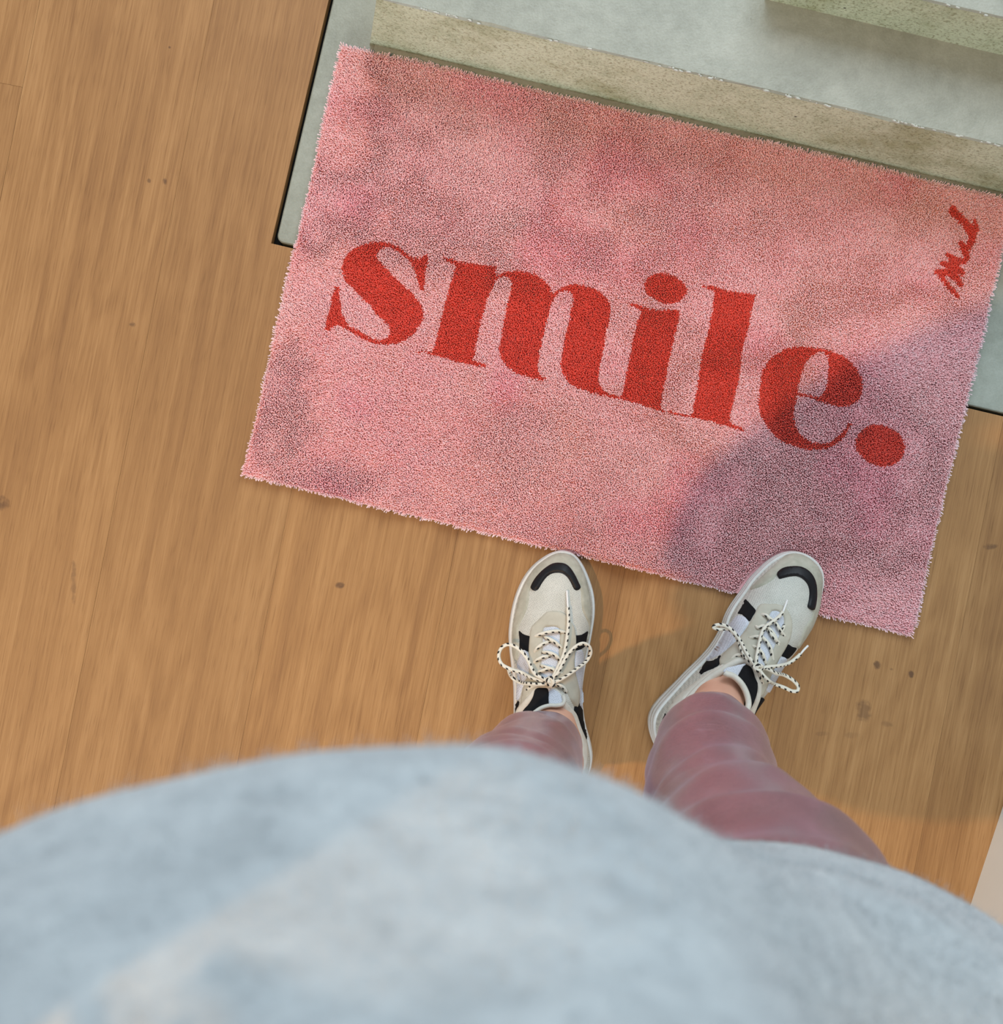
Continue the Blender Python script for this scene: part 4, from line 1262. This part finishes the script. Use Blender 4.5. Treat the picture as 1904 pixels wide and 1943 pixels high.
# trousers: two legs joined at the seat, ruched towards the hems
def loft(sections, nseg, fn=None, closed_top=False):
    """sections: (z, cx, cy, rx, ry); returns dense verts by smooth interpolation"""
    S_ = catmull(sections, 0.008)
    V = []
    for k, row in enumerate(S_):
        z, cx, cy, rx_, ry = row[:5]
        for i in range(nseg):
            a = 2 * math.pi * i / nseg
            rx = row[5] if len(row) > 5 and math.cos(a) > 0 else rx_
            dx = dy = dz = 0
            r = 1.0
            if fn: r, dz = fn(a, z, k)
            V.append((cx + rx * r * math.cos(a), cy + ry * r * math.sin(a), z + dz))
    return V, len(S_)

def grid_faces(rows, nseg, base=0):
    return [(base + r * nseg + i, base + r * nseg + (i + 1) % nseg, base + (r + 1) * nseg + (i + 1) % nseg, base + (r + 1) * nseg + i) for r in range(rows - 1) for i in range(nseg)]

def folds(seed, side):
    r = np.random.default_rng(seed)
    F_ = []
    # each fold: height, slope around the leg, strength, phase, width
    for z0 in (.19, .225, .265, .33, .385, .455, .53, .62, .70):
        F_.append((z0 + r.uniform(-.01, .01), r.uniform(.012, .05), r.uniform(.7, 1.2), r.uniform(-.8, 2.2), r.uniform(.008, .016) * (1 + z0)))
    def fn(a, z, k):
        q = 0.0
        for (z0, sl, st, ph, w) in F_:
            zc = z0 + sl * math.sin(a - ph)
            d_ = (z - zc) / w
            # sharp crest falling away slowly above it
            e = math.exp(-d_ * d_) if d_ < 0 else math.exp(-(d_ * .45) ** 2)
            q += st * e * (.55 + .45 * math.cos(a - 2.1 - .5 * ph))
        amp = .12 if z < .5 else .08
        amp *= min(1, (z - .12) / .14)
        fine = .006 * math.sin(a * 7 + z * 60) + .004 * math.sin(a * 11 - z * 95)
        return .97 + amp * (q - .95) + fine, .010 * math.sin(a - math.pi / 2 + .4) * max(0, 1 - (z - .11) / .06)
    return fn

hem = .125
left_sec = [(hem, .047, -.266, .046, .043), (.16, .043, -.267, .050, .048), (.22, .033, -.267, .056, .056), (.30, .024, -.266, .062, .062), (.42, .010, -.265, .070, .070), (.55, .004, -.266, .078, .080), (.68, .010, -.272, .088, .090), (.76, .018, -.282, .092, .088), (.82, .026, -.290, .085, .075), (.86, .04, -.29, .07, .06)]
right_sec = [(hem, .240, -.247, .044, .046), (.16, .235, -.249, .048, .051), (.22, .222, -.251, .056, .060), (.30, .208, -.253, .067, .068), (.42, .194, -.262, .068, .066), (.55, .192, -.270, .084, .074), (.68, .190, -.284, .100, .082), (.76, .182, -.290, .098, .080), (.82, .172, -.290, .085, .075), (.86, .16, -.29, .07, .06)]
hip_sec = [(.74, .098, -.285, .150, .075), (.79, .100, -.285, .170, .095), (.84, .105, -.287, .160, .088), (.88, .10, -.285, .140, .080)]
V, Fc = [], []
NS = 96
for sec, sd in ((left_sec, 4), (right_sec, 9)):
    v, rws = loft(sec, NS, folds(sd, 0))
    b = len(V); V += v; Fc += grid_faces(rws, NS, b)
    # turned hem
    b2 = len(V)
    for i in range(NS):
        x, y, z = v[i]; cx_, cy_ = sec[0][1], sec[0][2]
        V.append((cx_ + (x - cx_) * .95, cy_ + (y - cy_) * .95, z + .012))
    Fc += [(b + (i + 1) % NS, b + i, b2 + i, b2 + (i + 1) % NS) for i in range(NS)]
v, rws = loft(hip_sec, NS)
b = len(V); V += v; Fc += grid_faces(rws, NS, b)
Fc.append(tuple(b + (rws - 1) * NS + i for i in range(NS)))
Fc.append(tuple(b + i for i in range(NS))[::-1])
tr = mesh_obj('trousers', V, Fc, M['trouser'], person, smooth=True); adopt(tr)

# sweater
sw = [(.825, .122, -.290, .200, .108, .185), (.85, .122, -.289, .203, .108, .186), (.88, .120, -.288, .205, .107, .184), (.93, .090, -.276, .206, .115, .172), (.97, .050, -.262, .208, .120, .155), (1.04, .000, -.222, .212, .122, .145), (1.10, -.030, -.202, .214, .125, .140),
      (1.14, -.030, -.212, .205, .124, .142), (1.20, -.022, -.232, .190, .120, .150), (1.27, -.008, -.248, .178, .105, .162), (1.33, 0, -.255, .150, .085, .150), (1.37, 0, -.255, .105, .070, .105), (1.40, 0, -.25, .075, .066, .075), (1.425, 0, -.245, .066, .062, .066)]
def knit(a, z, k):
    return 1 + .008 * math.sin(a * 5 + z * 30) + .006 * math.sin(a * 3 - z * 47) + .003 * math.sin(a * 17 + z * 20), 0
V, rws = loft(sw, 120, knit)
Fc = grid_faces(rws, 120)
# ribbed hem turned inside
b2 = len(V)
for i in range(120):
    x, y, z = V[i]; V.append((.12 + (x - .12) * .93, -.28 + (y + .28) * .93, z + .02))
Fc += [((i + 1) % 120, i, b2 + i, b2 + (i + 1) % 120) for i in range(120)]
for sx in (-1, 1):
    pth = catmull([(sx * .12, -.258, 1.315), (sx * .19, -.235, 1.25), ((.272 if sx > 0 else .232) * sx, -.19, 1.165), ((.262 if sx > 0 else .232) * sx, -.15, 1.205), (sx * .19, -.09, 1.34), (sx * .135, -.048, 1.455)], .012)
    m = len(pth); rr = np.interp(np.linspace(0, 1, m), [0, .2, .45, .6, .85, 1], [.075, .066, .055, .054, .046, .034])
    T = np.gradient(pth, axis=0)
    b = len(V)
    for i in range(m):
        t_ = T[i] / np.linalg.norm(T[i]); x = np.cross(t_, [0, 1, 0.2]); x /= np.linalg.norm(x); y = np.cross(x, t_)
        for k in range(32):
            a = 2 * math.pi * k / 32
            r_ = rr[i] * (1 + .03 * math.sin(3 * a + i * .5))
            V.append(tuple(pth[i] + r_ * (math.cos(a) * x + math.sin(a) * y)))
    Fc += grid_faces(m, 32, b)
swt = mesh_obj('sweater', V, Fc, M['sweater'], person, smooth=True); adopt(swt)
# wool fuzz
me = swt.data
vv = np.array([v.co[:] for v in me.vertices]); nn_ = np.array([v.normal[:] for v in me.vertices])
quads = np.array([f for f in Fc if len(f) == 4])
cz = vv[quads].mean(1)
sel = quads[(cz[:, 1] > -.30) & (cz[:, 2] < 1.30)]
NF = 26000
q = sel[rng.integers(0, len(sel), NF)]
w = rng.random((NF, 2))
p = (vv[q[:, 0]] * (1 - w[:, :1]) + vv[q[:, 1]] * w[:, :1]) * (1 - w[:, 1:]) + (vv[q[:, 3]] * (1 - w[:, :1]) + vv[q[:, 2]] * w[:, :1]) * w[:, 1:]
nrm = nn_[q[:, 0]]
dirn = nrm * rng.uniform(.3, 1.0, (NF, 1)) + rng.normal(0, .6, (NF, 3))
dirn /= np.linalg.norm(dirn, axis=1)[:, None]
Lf = rng.uniform(.002, .007, (NF, 1))
sdv = np.cross(dirn, rng.normal(0, 1, (NF, 3))); sdv /= np.linalg.norm(sdv, axis=1)[:, None]
bend = rng.normal(0, .35, (NF, 3))
m1 = p + dirn * Lf * .5; tipp = m1 + (dirn + bend) * Lf * .5
wd = .00012
VV = np.stack([p - sdv * wd, p + sdv * wd, m1 + sdv * wd, m1 - sdv * wd, tipp], 1).reshape(-1, 3)
ix = np.arange(NF)[:, None] * 5
FF = [tuple(r_) for r_ in np.concatenate([ix + 0, ix + 1, ix + 2, ix + 3], 1).tolist()] + [tuple(r_) for r_ in np.concatenate([ix + 3, ix + 2, ix + 4], 1).tolist()]
fz = mesh_obj('wool_fuzz', VV, FF, M['sweater'], swt); tag(fz, kind='stuff')
